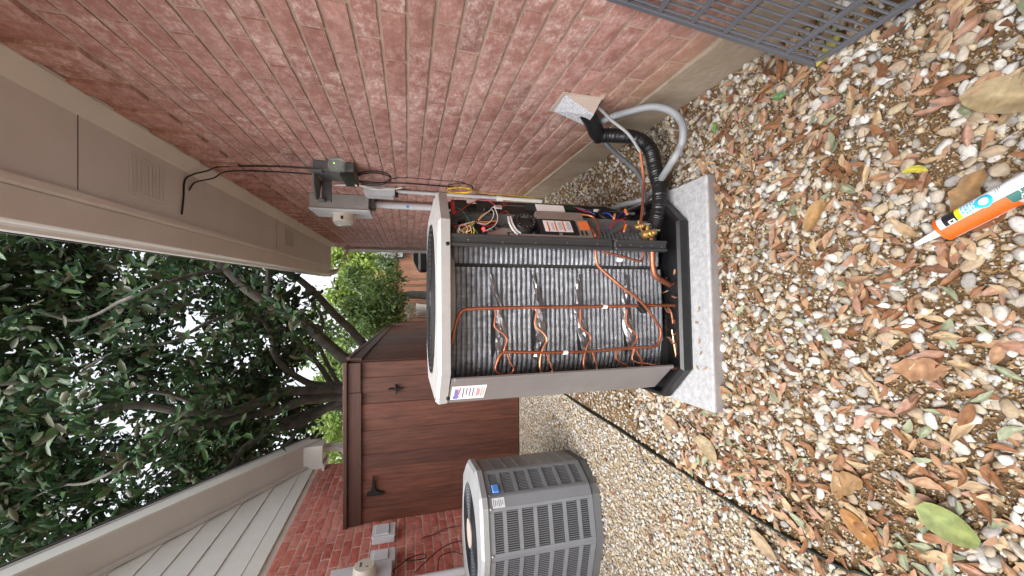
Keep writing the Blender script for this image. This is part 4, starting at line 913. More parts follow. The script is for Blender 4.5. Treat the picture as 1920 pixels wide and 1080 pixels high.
def npanel(i, rows, n_slats, style):
    P0, P1 = Vector((*NP[i], 0)), Vector((*NP[i + 1], 0)); d = P1 - P0; L = d.length; d.normalize(); out = Vector((d.y, -d.x, 0)); mg = .022 if style != 'blank' else 0
    z0, z1 = NZ0 + .006, NZ1; H = z1 - z0; fr = MB(); mid = (P0 + P1) / 2
    if style == 'blank' or style == 'ribs':
        fr.obox(mid + e3 * ((z0 + z1) / 2) - out * .004, d * (L / 2 - .001), out * .004, e3 * (H / 2 - .001), .002)
        o = obj('panel', fr, M_greyb, na)
        if style == 'ribs':
            for k in range(1, rows): r_ = MB(); r_.obox(mid + e3 * (z0 + H * k / rows) + out * .001, d * (L / 2 - .02), out * .003, e3 * .004, .002); obj('rib', r_, M_greyb, o)
        return o
    for s_ in (0, 1): c_ = P0 + d * (mg / 2 if s_ == 0 else L - mg / 2); fr.obox(c_ + e3 * ((z0 + z1) / 2) - out * .005, d * (mg / 2 - .0005), out * .005, e3 * (H / 2), .0015)
    for k in range(rows + 1):
        hh = .011 if k not in (0, rows) else .015; zz = z0 + H * k / rows
        zz = min(max(zz, z0 + hh), z1 - hh); fr.obox(mid + e3 * zz - out * .005, d * (L / 2 - mg), out * .0048, e3 * hh)
    o = obj('louvred_panel', fr, M_greyb, na)
    for k in range(rows):
        s = MB(); za = z0 + H * k / rows + .010; zb = z0 + H * (k + 1) / rows - .010
        for q in range(n_slats):
            c_ = P0 + d * (mg + (L - 2 * mg) * (q + .5) / n_slats) + e3 * ((za + zb) / 2) - out * .006; wd = (L - 2 * mg) / n_slats
            if style == 'open': s.obox(c_, d * (wd * .17), out * .003, e3 * ((zb - za) / 2))
            else: s.obox(c_, d * (wd * .40) + out * wd * .22, out * .0012 - d * .0008, e3 * ((zb - za) / 2))
        obj('louver_bay', s, M_greyb, o)
    s = MB(); s.obox(mid + e3 * ((z0 + z1) / 2) - out * .045, d * (L / 2 - .02), out * .002, e3 * (H / 2 - .01)); obj('coil_backing', s, mat('dark_coil', (.035, .034, .03), (.006, .006, .006), scale=55, rough=.8, bump=.8), o)  # near-black mottled sheet behind the slats
    return o
npanel(0, 7, 34, 'angled'); npanel(1, 7, 18, 'open'); bp_ = npanel(2, 7, 1, 'blank'); npanel(3, 7, 13, 'open'); npanel(4, 8, 8, 'ribs')
for i in (5, 7): npanel(i, 7, 10, 'angled')
npanel(6, 7, 24, 'angled'); npanel(8, 7, 22, 'angled')
# last side closes the ring
P0, P1 = Vector((*NP[9], 0)), Vector((*NP[0], 0)); dd = (P1 - P0) / 2; b = MB(); b.obox((P0 + P1) / 2 + e3 * .4, dd * .99, Vector((dd.y, -dd.x, 0)).normalized() * .004, e3 * .33); obj('panel', b, M_greyb, na)
def on_n(i, s, z, off):
    P0, P1 = Vector((*NP[i], 0)), Vector((*NP[i + 1], 0)); d = (P1 - P0).normalized(); out = Vector((d.y, -d.x, 0)); return P0 + d * s + e3 * z + out * off, d, out
b = MB(); c, d, out = on_n(3, .05, NZ1 - .055, .006); b.obox(c, d * .028, out * .006, e3 * .021, .005); obj('badge', b, M_badge, na)
# rating sticker across the blank corner
c, d, out = on_n(2, .025, NZ1 - .06, .0015); b = MB(); b.obox(c, d * .026, out * .0006, e3 * .036); o = obj('rating_sticker', b, M_boxlight, na)
b = MB()
for q in range(6): b.obox(c + out * .0009 + e3 * (.028 - q * .0105), d * (.02 - .004 * (q % 3)), out * .0003, e3 * .0018)
obj('printed_lines', b, M_lab_ink, o)
b = MB()
for i_, s_ in ((1, .012), (1, .25), (3, .01)):
    c, d, out = on_n(i_, s_, NZ1 - .012, .002); b.lathe(c, out, [(0, .006), (.003, .006), (.005, .003)], 10)
obj('screws', b, M_steel, na)

# ================================================================== things on the red brick wall
def small_box(y0, y1, z0, z1, lab):
    t = thing('outlet_box', (NX + .04, (y0 + y1) / 2, z0), lab, 'outlet box')
    b = MB(); b.box(NX, NX + .055, y0, y1, z0, z1, .005); obj('box_body', b, M_boxlight, t)
    b = MB(); b.box(NX + .056, NX + .066, y0 - .004, y1 + .004, z0 - .004, z1 + .004, .004); cov = obj('cover', b, M_boxlight, t)
    b = MB(); b.box(NX + .067, NX + .078, y0 + .018, y1 - .014, z0 + .05, z1 - .02, .006); obj('flap', b, M_boxlight, cov)
small_box(3.60, 3.79, 1.265, 1.455, 'light grey weatherproof outlet box tucked beside the end of the gate')
small_box(3.27, 3.43, 1.255, 1.445, 'light grey weatherproof outlet box between the gate and the round electric meter')
m2 = thing('meter_box', (NX + .05, 3.1, 1.28), 'pale electric meter box with round white meter on the red brick wall', 'meter box')
b = MB(); b.box(NX, NX + .085, 2.85, 3.25, 1.27, 1.72, .006); obj('box_body', b, M_boxlight, m2)
b = MB(); b.lathe((NX + .085, 3.12, 1.47), (1, 0, 0), [(0, .09), (.01, .09), (.012, .083), (.07, .081), (.082, .072), (.084, .0)], 30, cap=False); o = obj('meter', b, M_meter, m2, smooth=True)
b = MB(); b.box(NX + .168, NX + .171, 3.10, 3.15, 1.49, 1.505); b.box(NX + .168, NX + .171, 3.09, 3.10, 1.44, 1.46); obj('display', b, M_lab_ink, o)
b = MB(); b.box(NX + .11, NX + .13, 3.035, 3.043, 1.46, 1.48); obj('port', b, M_blackm, o)
b = MB(); b.tube([(NX + .04, 3.03, 1.28), (NX + .04, 3.03, .03)], .032, 14); obj('conduit_pipe', b, M_boxlight, None, True, 'pale conduit pipe going down from the meter box on the red brick wall', 'conduit')
cable('cable', [(NX + .02, 3.33, 1.13), (NX + .03, 3.29, 1.17), (NX + .045, 3.25, 1.09), (NX + .03, 3.28, 1.01), (NX + .03, 3.33, 1.02), (NX + .04, 3.30, 1.12), (NX + .03, 3.24, 1.22), (NX + .05, 3.16, 1.27)], .004, M_cable, 'black cable loop on the red brick wall below the meter box')
cable('cable', [(NX + .02, 3.56, 1.03), (NX + .012, 3.60, .92), (NX + .012, 3.66, .78), (NX + .012, 3.66, .5)], .003, M_cable, 'thin black cable pinned down the red brick wall behind the closed unit')
cable('cable', [(NX + .05, 3.10, 1.10), (NX + .06, 3.22, .98), (NX + .05, 3.34, .86), (NX + .04, 3.40, .72), (NX + .05, 3.36, .4)], .004, M_cable, 'black cable sagging from the pale conduit towards the closed unit')
cable('cable', [(NX + .09, 3.02, .93), (NX + .08, 3.18, .90), (NX + .08, 3.22, .80), (NX + .10, 3.14, .72), (NX + .12, 3.0, .60)], .004, M_cable, 'black cable arching over the pale conduit near the closed unit')
cable('wire', [(NX + .012, 3.52, 1.06), (NX + .018, 3.45, 1.12), (NX + .02, 3.41, 1.165), (NX + .018, 3.47, 1.10), (NX + .012, 3.53, 1.05)], .002, M_cream, 'pale pink wire loop on the red brick wall', 'wire')

# ================================================================== beyond the fence
pt = thing('planter', (-.55, 10, 0), 'white planter with small leafy plant at the far plank fence', 'planter')
b = MB(); b.lathe((-.56, 10, .35), (0, 0, 1), [(0, .11), (.5, .15), (.56, .17), (.6, .17), (.6, .13), (.55, .12)], 20); obj('pot', b, M_white, pt, smooth=True)
b = MB(); b.lathe((-.56, 10, 0), (0, 0, 1), [(0, .16), (.03, .16), (.05, .06), (.32, .06), (.35, .12)], 16); obj('stand', b, M_white, pt, smooth=True)
bc = thing('covered_grill', (.55, 9, 0), 'black covered grill on white stand beyond the house corner', 'grill')
b = MB(); b.box(.36, 1.1, 8.8, 9.3, .70, .93, .05); b.prism([(.40, 8.85, .93), (1.05, 8.85, .93), (1.05, 8.85, 1.05), (.62, 8.85, 1.03)], (0, .4, 0)); obj('cover', b, M_black, bc)
b = MB(); b.box(.26, 1.1, 8.75, 9.35, .62, .69, .01); obj('shelf', b, M_white, bc)
for x in (.34, 1.0): b = MB(); b.box(x, x + .05, 8.95, 9.0, 0, .62); obj('leg', b, M_white, bc)
la = thing('wall_lantern', (1.3, 16.85, 1.3), 'black lantern on top rail of the far sunlit fence', 'lantern')
b = MB(); b.prism([(1.25, 16.75, 1.3), (1.55, 16.75, 1.3), (1.60, 16.75, 1.62), (1.20, 16.75, 1.62)], (0, .15, 0)); obj('housing', b, M_black, la)
b = MB(); b.box(1.3, 1.5, 16.72, 16.745, 1.36, 1.56); obj('glass', b, M_clear, la)

# ================================================================== landscape edging
pe = [PZ(x, y, .0) for x, y in ((1068, 743), (1150, 795), (1250, 860), (1350, 925), (1450, 985), (1580, 1060), (1640, 1080))]
pe = [Vector((-.80, 3.9, 0)), Vector((-.80, 3.2, 0))] + pe + [Vector((-.70, .5, 0)), Vector((-.66, .2, 0))]
pe = catmull(pe, 6); b = MB(); V = []; F = []
for i, p in enumerate(pe):
    wob = .006 * mnoise.noise((p.y * 3, 0, 0)); h_ = .024 + .014 * mnoise.noise((p.y * 2, 3, 0))
    V += [Vector((p.x + wob - .002, p.y, -.03)), Vector((p.x + wob - .0025, p.y, h_)), Vector((p.x + wob + .003, p.y, h_)), Vector((p.x + wob + .0025, p.y, -.03))]
for i in range(len(pe) - 1):
    for k in range(3): F.append((i * 4 + k, i * 4 + k + 1, i * 4 + 5 + k, i * 4 + 4 + k))
b.add(V, F); obj('garden_edging', b, M_edging, None, False, 'thin dark green edging strip dividing the two gravel beds', 'edging')
edge_y = [p.y for p in pe][::-1]; edge_x = [p.x for p in pe][::-1]
def edgeX(y): return float(np.interp(y, edge_y, edge_x))

# ================================================================== caulk tube
TR = .0245; t_a = Vector((.124, .562, TR + .012)); t_dir = Vector((.486, -.874, 0)).normalized(); t_side = Vector((t_dir.y, -t_dir.x, 0))
if t_side.x < 0: t_side = -t_side
def TP(s, ph, r): return t_a + t_dir * s + (t_side * math.cos(ph) + e3 * math.sin(ph)) * r
ct = thing('caulk_tube', (t_a + t_dir * .1).to_tuple()[:2] + (.012,), 'orange and white caulk tube with white nozzle lying on the gravel', 'caulk tube')
b = MB(); b.lathe(t_a, t_dir, [(0, TR * .93), (.001, TR + .0012), (.006, TR + .0012), (.007, TR), (.215, TR), (.216, TR * .9)], 32); tb = obj('tube_body', b, M_orange, ct, smooth=True)
b = MB(); b.lathe(t_a, -t_dir, [(0, .011), (.006, .0105), (.008, .009), (.052, .0042), (.053, .0025)], 16); obj('nozzle', b, M_white, ct, smooth=True)
def patch(name, m, s0, s1, p0, p1, lift, par=tb, n=10):
    V = []; F = []
    for i in range(n + 1):
        ph = p0 + (p1 - p0) * i / n
        V += [TP(s0, ph, TR + lift), TP(s1, ph, TR + lift)]
    for i in range(n): F.append((2 * i, 2 * i + 1, 2 * i + 3, 2 * i + 2))
    mb = MB(); mb.add(V, F); return obj(name, mb, m, par, smooth=True)
lab = patch('label_panel', M_lab_wh, .0078, .21, R(-40), R(104), .0003, n=18)
patch('label_block', M_lab_bk, .018, .040, R(-40), R(103), .0006, lab); patch('label_block', M_lab_yl, .040, .049, R(-40), R(103), .0006, lab)
patch('label_block', M_lab_gr, .112, .21, R(105), R(148), .0006, tb); patch('label_edge', M_paper, .010, .105, R(181), R(187), .0006, tb, 3); patch('label_block', mat('label_pink', (.70, .34, .34)), .118, .21, R(149), R(180), .0005, tb)
def curved_text(s, size, s0, ph0, m, lift=.0009, par=lab):
    V, F = text_mesh(s, size); mb = MB(); mb.add([TP(s0 + v.x, ph0 - v.y / TR, TR + lift) for v in V], F); return obj('lettering', mb, m, par)
curved_text('Ameri', .022, .124, R(143), M_white, par=tb)
rr_ = random.Random(9)
for s0 in (.0515, .0565, .0615, .067, .0705):
    ph = 36
    while ph < 98:
        dp = rr_.uniform(6, 18); patch('label_line', M_lab_cy, s0, s0 + rr_.uniform(.0022, .004), R(ph), R(min(ph + dp, 98)), .0009, lab, 4); ph += dp + rr_.uniform(3, 8)
patch('label_patch', M_paper, .026, .037, R(84), R(103), .0009, lab, 4); patch('label_patch', M_lab_bk, .029, .034, R(88), R(98), .0012, lab, 3)
V = []; F = []
for i in range(28):
    a = i / 28 * 2 * math.pi
    for r_ in (.0075, .0135): V.append(TP(.086 + r_ * math.cos(a), R(78) + r_ * math.sin(a) / TR, TR + .0009))
for i in range(28): j = (i + 1) % 28; F.append((2 * i, 2 * i + 1, 2 * j + 1, 2 * j))
mb = MB(); mb.add(V, F); obj('label_ring', mb, M_lab_cy, lab)
for s0, a0, a1 in ((.104, 66, 80), (.1065, 52, 80), (.110, 40, 82), (.1135, 28, 60)): patch('label_line', M_lab_ink, s0, s0 + .0008, R(a0), R(a1), .0009, lab)
patch('label_block', M_lab_cy, .150, .175, R(50), R(80), .0009, lab)

# ================================================================== gravel, litter, leaves
def ico(sub):
    bm = bmesh.new(); bmesh.ops.create_icosphere(bm, subdivisions=sub, radius=1); V = np.array([v.co[:] for v in bm.verts]); F = np.array([[v.index for v in f.verts] for f in bm.faces]); bm.free(); return V, F
def pebble_shapes(sub, n):
    V, F = ico(sub); out = []
    for i in range(n):
        W = V.copy()
        for k in range(6 if sub > 1 else 3):        # a few flattened faces make a worn stone
            d = rng.normal(size=3); d /= np.linalg.norm(d); lim = rng.uniform(.5, .85); pr = W @ d; ov = np.clip(pr - lim, 0, None); W = W - ov[:, None] * d * .8
        W += .05 * rng.normal(size=W.shape) * (1 if sub > 1 else .6)
        out.append(W)
    return out, F
PAL = np.array([(.52, .49, .44), (.58, .56, .52), (.46, .41, .34), (.43, .36, .27), (.37, .29, .20), (.31, .295, .28), (.50, .45, .38), (.55, .54, .52), (.40, .31, .22), (.32, .29, .25), (.45, .37, .25)])
def blocked(x, y):
    d = Vector((x, y, 0)) - pc; a, c_ = abs(d.dot(pu)), abs(d.dot(pv))
    if a < .455 and c_ < .455: return True
    if x > WX - .01 or x < NX + .01: return True
    if -1.98 < x < -1.26 and 2.22 < y < 2.72: return True
    return False
def scatter(x0, x1, y0, y1, dens, side, soil):
    nn = int((x1 - x0) * (y1 - y0) * dens); P = []
    xs_ = rng.uniform(x0, x1, nn); ys_ = rng.uniform(y0, y1, nn)
    for x, y in zip(xs_, ys_):
        if blocked(x, y): continue
        ex = edgeX(y)
        if side > 0 and x < ex + .012: continue
        if side < 0 and x > ex - .012: continue
        if soil:
            s_ = mnoise.noise((x * 2.6, y * 2.6, 1.3)) + .5 * mnoise.noise((x * 7, y * 7, 4)); band = math.exp(-((x - .12) / .22) ** 2) * (1 if .35 < y < 1.25 else 0)
            front = 1 if (1.05 < y < 1.3 and abs(x) < .42) else 0
            if s_ + .32 * band + .4 * front > .44 and rng.random() < .72: continue
        P.append((x, y))
    return P
def rotmats(n, tilt=1.0):
    e = np.stack([rng.uniform(0, 2 * np.pi, n), rng.normal(0, .35 * tilt, n), rng.normal(0, .35 * tilt, n)], 1)
    cz_, sz_ = np.cos(e[:, 0]), np.sin(e[:, 0]); cy_, sy_ = np.cos(e[:, 1]), np.sin(e[:, 1]); cx_, sx_ = np.cos(e[:, 2]), np.sin(e[:, 2])
    Rz = np.zeros((n, 3, 3)); Ry = np.zeros((n, 3, 3)); Rx = np.zeros((n, 3, 3))
    Rz[:, 0, 0] = cz_; Rz[:, 0, 1] = -sz_; Rz[:, 1, 0] = sz_; Rz[:, 1, 1] = cz_; Rz[:, 2, 2] = 1
    Ry[:, 0, 0] = cy_; Ry[:, 0, 2] = sy_; Ry[:, 2, 0] = -sy_; Ry[:, 2, 2] = cy_; Ry[:, 1, 1] = 1
    Rx[:, 1, 1] = cx_; Rx[:, 1, 2] = -sx_; Rx[:, 2, 1] = sx_; Rx[:, 2, 2] = cx_; Rx[:, 0, 0] = 1
    return Rz @ Ry @ Rx
def pebbles(name, P, sub, smin, smax, keep):
    P = np.array(P); n = len(P); shapes, F = pebble_shapes(sub, 14)
    big = rng.random(n) ** 2.2; s = smin + (smax - smin) * big
    sc3 = np.stack([s * rng.uniform(1.0, 1.45, n), s * rng.uniform(.75, 1.0, n), s * rng.uniform(.45, .75, n)], 1)
    Rm = rotmats(n, 1.2); z = sc3[:, 2] * rng.uniform(.2, .8, n) + rng.uniform(0, .006, n)
    ci = rng.integers(0, len(PAL), n); colr = PAL[ci] * rng.uniform(.55, .86, (n, 1)); si = rng.integers(0, 14, n)
    lead = []
    if keep:
        scq = []
        for i in range(n):
            p = proj((P[i, 0], P[i, 1], z[i])); scq.append(s[i] / p[2] if p and 10 < p[0] < 1910 and 10 < p[1] < 1070 else 0)
        lead = list(np.argsort(scq)[::-1][:keep])
    rest = np.setdiff1d(np.arange(n), np.array(lead, dtype=int))
    Vt = np.stack([shapes[k] for k in range(14)])[si[rest]]
    V = np.einsum('nij,nvj->nvi', Rm[rest], Vt * sc3[rest][:, None, :]); V[:, :, 0] += P[rest, 0][:, None]; V[:, :, 1] += P[rest, 1][:, None]; V[:, :, 2] += z[rest][:, None]
    nv = V.shape[1]; FF = (F[None] + (np.arange(len(rest)) * nv)[:, None, None]).reshape(-1, 3)
    o = npmesh(name, V.reshape(-1, 3), FF, M_pebble, None, np.repeat(colr[rest], nv, 0))
    cache = {}
    for i in lead:
        key = (si[i] % 7, ci[i])
        if key not in cache:
            V1 = shapes[key[0]]; me_o = npmesh('pebble', V1, F, M_pebble, None, np.repeat(PAL[key[1]][None] * .70, len(V1), 0)); cache[key] = me_o.data; bpy.data.objects.remove(me_o)
        q = bpy.data.objects.new('pebble', cache[key]); col.objects.link(q); q.parent = ground
        M4 = Matrix.Identity(4); A3 = Rm[i] * sc3[i][None, :]
        for a_ in range(3):
            for b_ in range(3): M4[a_][b_] = A3[a_, b_]
            M4[a_][3] = (P[i, 0], P[i, 1], z[i])[a_]
        q.matrix_basis = M4
    return o
Pn_ = scatter(-.85, WX, .22, 1.75, 3300, 1, True); Pf_ = scatter(-.85, WX, 1.75, 3.9, 3000, 1, False); Pl = scatter(NX, -.6, .5, 3.92, 5600, -1, False)
Pl += [p for p in scatter(NX, -.6, .5, 1.6, 1200, -1, False)]
tag(pebbles('gravel', Pn_, 2, .0065, .0175, 300), 'pale river pebbles scattered over brown soil around the opened unit', 'gravel', kind='stuff')
tag(pebbles('gravel', Pf_, 1, .006, .0135, 0), 'pale pebbles filling the strip along the pink brick wall', 'gravel', kind='stuff')
tag(pebbles('gravel', Pl, 1, .0055, .0125, 0), 'fine cream gravel bed around the closed unit', 'gravel', kind='stuff')

tag(pebbles('gravel', scatter(-.85, WX, .22, 1.75, 9000, 1, False), 1, .0022, .0055, 0), 'fine grit and gravel chips between the larger river pebbles', 'gravel', kind='stuff')
# crumbs of dead leaf on the soil
def crumbs(n):
    x = rng.uniform(-.85, WX, n); y = np.where(rng.random(n) < .75, rng.uniform(.25, 1.35, n), rng.uniform(1.3, 3.5, n)); ok = np.array([not blocked(a, b_) and a > edgeX(b_) for a, b_ in zip(x, y)]); x, y = x[ok], y[ok]; n = len(x)
    L = rng.uniform(.004, .017, n); W_ = rng.uniform(.0006, .0022, n); a = rng.uniform(0, 6.28, n); t = np.array([-1, -.3, .3, 1.0]); V = np.zeros((n, 8, 3)); curl = rng.normal(0, .5, n); rise = rng.normal(0, .25, n)
    for k in range(4):
        ang = a + curl * t[k]; cxp = x + np.cos(ang) * L * t[k] * .5; cyp = y + np.sin(ang) * L * t[k] * .5; zz = .003 + rng.uniform(0, .007, n) + L * rise * t[k] * .5
        for j, s_ in enumerate((-1, 1)): V[:, k * 2 + j, 0] = cxp - np.sin(ang) * W_ * s_; V[:, k * 2 + j, 1] = cyp + np.cos(ang) * W_ * s_; V[:, k * 2 + j, 2] = np.maximum(zz, .001) + .001 * s_
    F = np.array([[0, 1, 3, 2], [2, 3, 5, 4], [4, 5, 7, 6]]); FF = (F[None] + (np.arange(n) * 8)[:, None, None]).reshape(-1, 4)
    return npmesh('leaf_litter', V.reshape(-1, 3), FF, M_debris, smooth=False)
tag(crumbs(26000), 'brown crumbled leaf litter on the soil between the pebbles', 'leaf litter', kind='stuff')

# fallen leaves
def leaf_shape(seed, kind):
    rr = np.random.default_rng(seed); n = 9; V = []; F = []
    bend = rr.uniform(-.1, .15); fold = rr.uniform(.05, .2); twist = rr.uniform(-.2, .2)
    if kind != 'oak': bend = rr.uniform(.25, .5); fold = rr.uniform(.25, .45); twist = rr.uniform(-.5, .5)
    if kind == 'oak':
        if seed % 4 == 1: fold = rr.uniform(.5, .8)
        if seed % 4 == 2: bend = rr.uniform(.6, 1.0)
        if seed % 4 == 3: twist = rr.choice((-1, 1)) * rr.uniform(.9, 1.4)
    side = rr.uniform(-.15, .15)
    for i in range(n):
        t = i / (n - 1); x = t - .5
        if kind == 'oak': w_ = .17 * (math.sin(math.pi * min(1, t * .97 + .02)) ** .75) * (1 + .10 * math.sin(t * 13 + seed))
        elif kind == 'lobed': w_ = .26 * math.sin(math.pi * min(1, t * .95 + .03)) ** .6 * (1 + .2 * math.sin(t * 17 + seed))
        else: w_ = .25 * math.sin(math.pi * min(1, (t * .96 + .02) ** .9)) ** .5
        if kind == 'broad' and t < .06: w_ = .012
        zc_ = bend * (x * x - .1) ; a = twist * x
        for j in (-1, -.5, 0, .5, 1):
            V.append((x, side * math.sin(t * 3) + j * w_ * math.cos(a), zc_ + abs(j) ** 1.5 * w_ * fold + j * w_ * math.sin(a) + .006 * rr.normal()))
    for i in range(n - 1):
        for j in range(4): F.append((i * 5 + j, i * 5 + j + 1, i * 5 + 6 + j, i * 5 + 5 + j))
    return np.array(V), np.array(F)
LC = {'rust': (.19, .088, .040), 'tan': (.28, .165, .095), 'pale': (.33, .235, .14), 'sage': (.19, .21, .135), 'brown': (.13, .062, .032), 'pinkish': (.26, .145, .10)}
LABELS = {'rust': 'narrow rust orange fallen leaf on the pebbles', 'tan': 'narrow tan fallen leaf on the pebbles', 'pale': 'narrow straw coloured fallen leaf on the pebbles', 'sage': 'narrow grey green fallen leaf on the pebbles', 'brown': 'narrow dark brown fallen leaf on the pebbles', 'pinkish': 'narrow pinkish brown fallen leaf on the pebbles'}
shapesL = [leaf_shape(i, 'oak')[0] for i in range(12)]; FL = leaf_shape(0, 'oak')[1]
def leaf_mesh(V, F, c):
    mid = (np.abs((np.arange(len(V)) % 5) - 2) < .5)[:, None]
    cc = np.repeat(np.array(c)[None], len(V), 0) * np.where(mid, 1.3, 1.0) * rng.uniform(.68, 1.2, (len(V), 1)) * np.array([1, .96, .9]) ** rng.uniform(-1, 1, (len(V), 1)); cc = cc * 1.02; o = npmesh('fallen_leaf', V, F, M_dry, None, cc); me = o.data; bpy.data.objects.remove(o); return me
LM = {(k, i): leaf_mesh(shapesL[i], FL, c) for k, c in LC.items() for i in range(12)}
cand = []
def leaf_density(x, y):
    ex = edgeX(y); d = x - ex
    s = .35 + .5 * mnoise.noise((x * 2.2, y * 2.2, 9))
    if d > 0: s += 1.6 * math.exp(-d / .10) * (1 if y < 1.6 else .4)
    if x > .05 and y < 1.3: s += .30
    if d < 0: s = .10 if y > 1.3 else .2
    if y > 1.7 and d > 0: s *= .7
    return s
tries = 0
while len(cand) < 2000 and tries < 60000:
    tries += 1; x = random.uniform(NX + .3, WX - .02); y = random.uniform(.25, 3.6) if random.random() < .35 else random.uniform(.25, 1.4)
    if blocked(x, y) or random.random() > leaf_density(x, y): continue
    cand.append((x, y))
for x, y in [(-.43 + .86 * random.random(), 1.235 + .02 * random.random()) for _ in range(0)]: cand.append((x, y))
kinds = ['rust', 'tan', 'pale', 'sage', 'brown', 'pinkish']; wts = [.27, .26, .16, .07, .10, .14]
def keyf(p): q = proj((p[0], p[1], 0)); return -(1 / q[2]) if q and 0 < q[0] < 1920 and 0 < q[1] < 1080 else 0
lf = [(x, y, random.choices(kinds, wts)[0], random.randrange(12), random.uniform(.030, .050) if random.random() < .78 else random.uniform(.050, .070)) for x, y in cand]
lf.sort(key=lambda l: keyf(l) * l[4])
def leaf_matrix(x, y, L, zlift=None):
    z = .012 + random.uniform(.0, .010) if zlift is None else zlift
    e_ = Euler((random.gauss(0, .22), random.gauss(0, .18), random.uniform(0, 6.283)))
    if random.random() < .4: e_.x += math.pi
    return Matrix.Translation((x, y, z)) @ e_.to_matrix().to_4x4() @ Matrix.Diagonal((L, L * random.uniform(.8, 1.25), L, 1))
CW = {'rust': 'rust orange', 'tan': 'tan', 'pale': 'straw coloured', 'sage': 'grey green', 'brown': 'dark brown', 'pinkish': 'pinkish brown'}
MARKS = [((.15, .52), 'beside the caulk tube'), ((.60, .85), 'at the foot of the grille panel'), ((.70, 1.25), 'along the footing'), ((.62, 1.55), 'under the loop of grey conduit'), ((.42, 1.22), 'by the pad corner under the black pipe'), ((.0, 1.15), 'in front of the pale pad'), ((-.45, 1.15), 'by the pad corner nearest the edging'),
         ((-.30, .75), 'on the open pebbles between tube and edging'), ((.15, .85), 'on bare soil between pad and tube'), ((.42, .65), 'on pebbles between tube and grille'), ((-.62, 1.6), 'between the pad side and the edging'), ((.62, 2.2), 'in the strip behind the black pipe')]
SHW = ['flat', 'folded', 'curled', 'twisted']
def leaf_label(x, y, k, L, si_):
    ex = edgeX(y)
    if x < ex: wh = 'on the fine cream gravel bed'
    elif x < ex + .12: wh = 'drifted against the edging strip'
    else: wh = min(MARKS, key=lambda m_: (m_[0][0] - x) ** 2 + (m_[0][1] - y) ** 2)[1]
    return ('long ' if L > .048 else 'short ') + SHW[si_ % 4] + ' ' + CW[k] + ' fallen leaf ' + wh
SV, SF, SC = [], [], []
for i, (x, y, k, si_, L) in enumerate(lf):
    M4 = leaf_matrix(x, y, L)
    if i < 292:
        o = bpy.data.objects.new('fallen_leaf', LM[(k, si_)]); col.objects.link(o); o.matrix_basis = M4; lb = leaf_label(x, y, k, L, si_); tag(o, lb, 'leaf', 'fallen leaves, ' + lb)
    else:
        A4 = np.array(M4); V = shapesL[si_] @ A4[:3, :3].T + A4[:3, 3]; off = 45 * len(SV); SV.append(V); SF.append(FL + off); SC.append(np.repeat(np.array(LC[k])[None] * random.uniform(.78, 1.2), 45, 0))
o = npmesh('fallen_leaves', np.concatenate(SV), np.concatenate(SF), M_dry, None, np.concatenate(SC)); tag(o, 'smaller dry leaves strewn over the gravel beds', 'leaves', kind='stuff')
def special(x, y, L, rot, kind, c, seed, label, wid=1.0, tilt=(0, 0), z=.022):
    V, F = leaf_shape(seed, kind); me = leaf_mesh(V, F, c); p = PZ(x, y, z); o = bpy.data.objects.new('fallen_leaf', me); col.objects.link(o)
    o.matrix_basis = Matrix.Translation(p) @ Euler((tilt[0], tilt[1], rot)).to_matrix().to_4x4() @ Matrix.Diagonal((L, L * wid, L * .6, 1)); tag(o, label, 'leaf')
    return o
special(1775, 983, .105, R(-100), 'broad', (.165, .20, .07), 3, 'large yellow green leaf lying beside the edging strip', 1.3, (0, 0), .034)
special(1888, 180, .15, R(62), 'broad', (.31, .245, .145), 5, 'very large pale tan leaf on the gravel in front of the grille panel', 1.05, (.3, .15), .03)
special(1432, 1020, .105, R(-110), 'broad', (0.277, 0.205, 0.132), 8, 'rounded tan leaf alone on the fine cream gravel', 1.35, (.25, 0))
special(1590, 915, .10, R(140), 'lobed', (0.231, 0.139, 0.066), 11, 'lobed brown leaf by the edging strip', 1.1)
special(1612, 990, .10, R(60), 'broad', (0.238, 0.112, 0.033), 13, 'wide rusty orange leaf against the edging strip')
special(1325, 842, .12, R(-120), 'broad', (0.277, 0.218, 0.132), 15, 'broad straw coloured leaf behind the pad corner', 1.2)
special(1258, 795, .11, R(-100), 'broad', (0.264, 0.178, 0.112), 17, 'broad brown leaf between the pad and the edging', 1.25)
special(1725, 690, .10, R(-80), 'lobed', (0.264, 0.145, 0.079), 21, 'curled brown lobed leaf in the middle of the gravel', 1.0)
special(1530, 405, .10, R(150), 'broad', (0.264, 0.158, 0.066), 23, 'broad orange tan leaf on bare soil between pad and caulk tube', .9)
special(1825, 365, .10, R(-20), 'lobed', (0.224, 0.132, 0.059), 25, 'brown lobed leaf tucked behind the caulk tube', .9)
special(1715, 322, .05, R(80), 'oak', (0.363, 0.33, 0.04), 4, 'small curved bright yellow leaf on the soil', 1.0)
special(1555, 95, .085, R(-50), 'broad', (0.317, 0.277, 0.066), 6, 'yellow tan leaf at the foot of the grille panel', .8)
special(1340, 240, .05, R(10), 'oak', (.10, .22, .06), 2, 'narrow fresh green leaf near the footing', 1.2)
special(1462, 178, .05, R(70), 'oak', (.10, .20, .08), 9, 'short dark green leaf among the rust leaves near the grille', 1.5)
special(1240, 745, .05, R(30), 'broad', (0.297, 0.198, 0.119), 31, 'brown leaf lying flat beside the pad edge', 1.0)
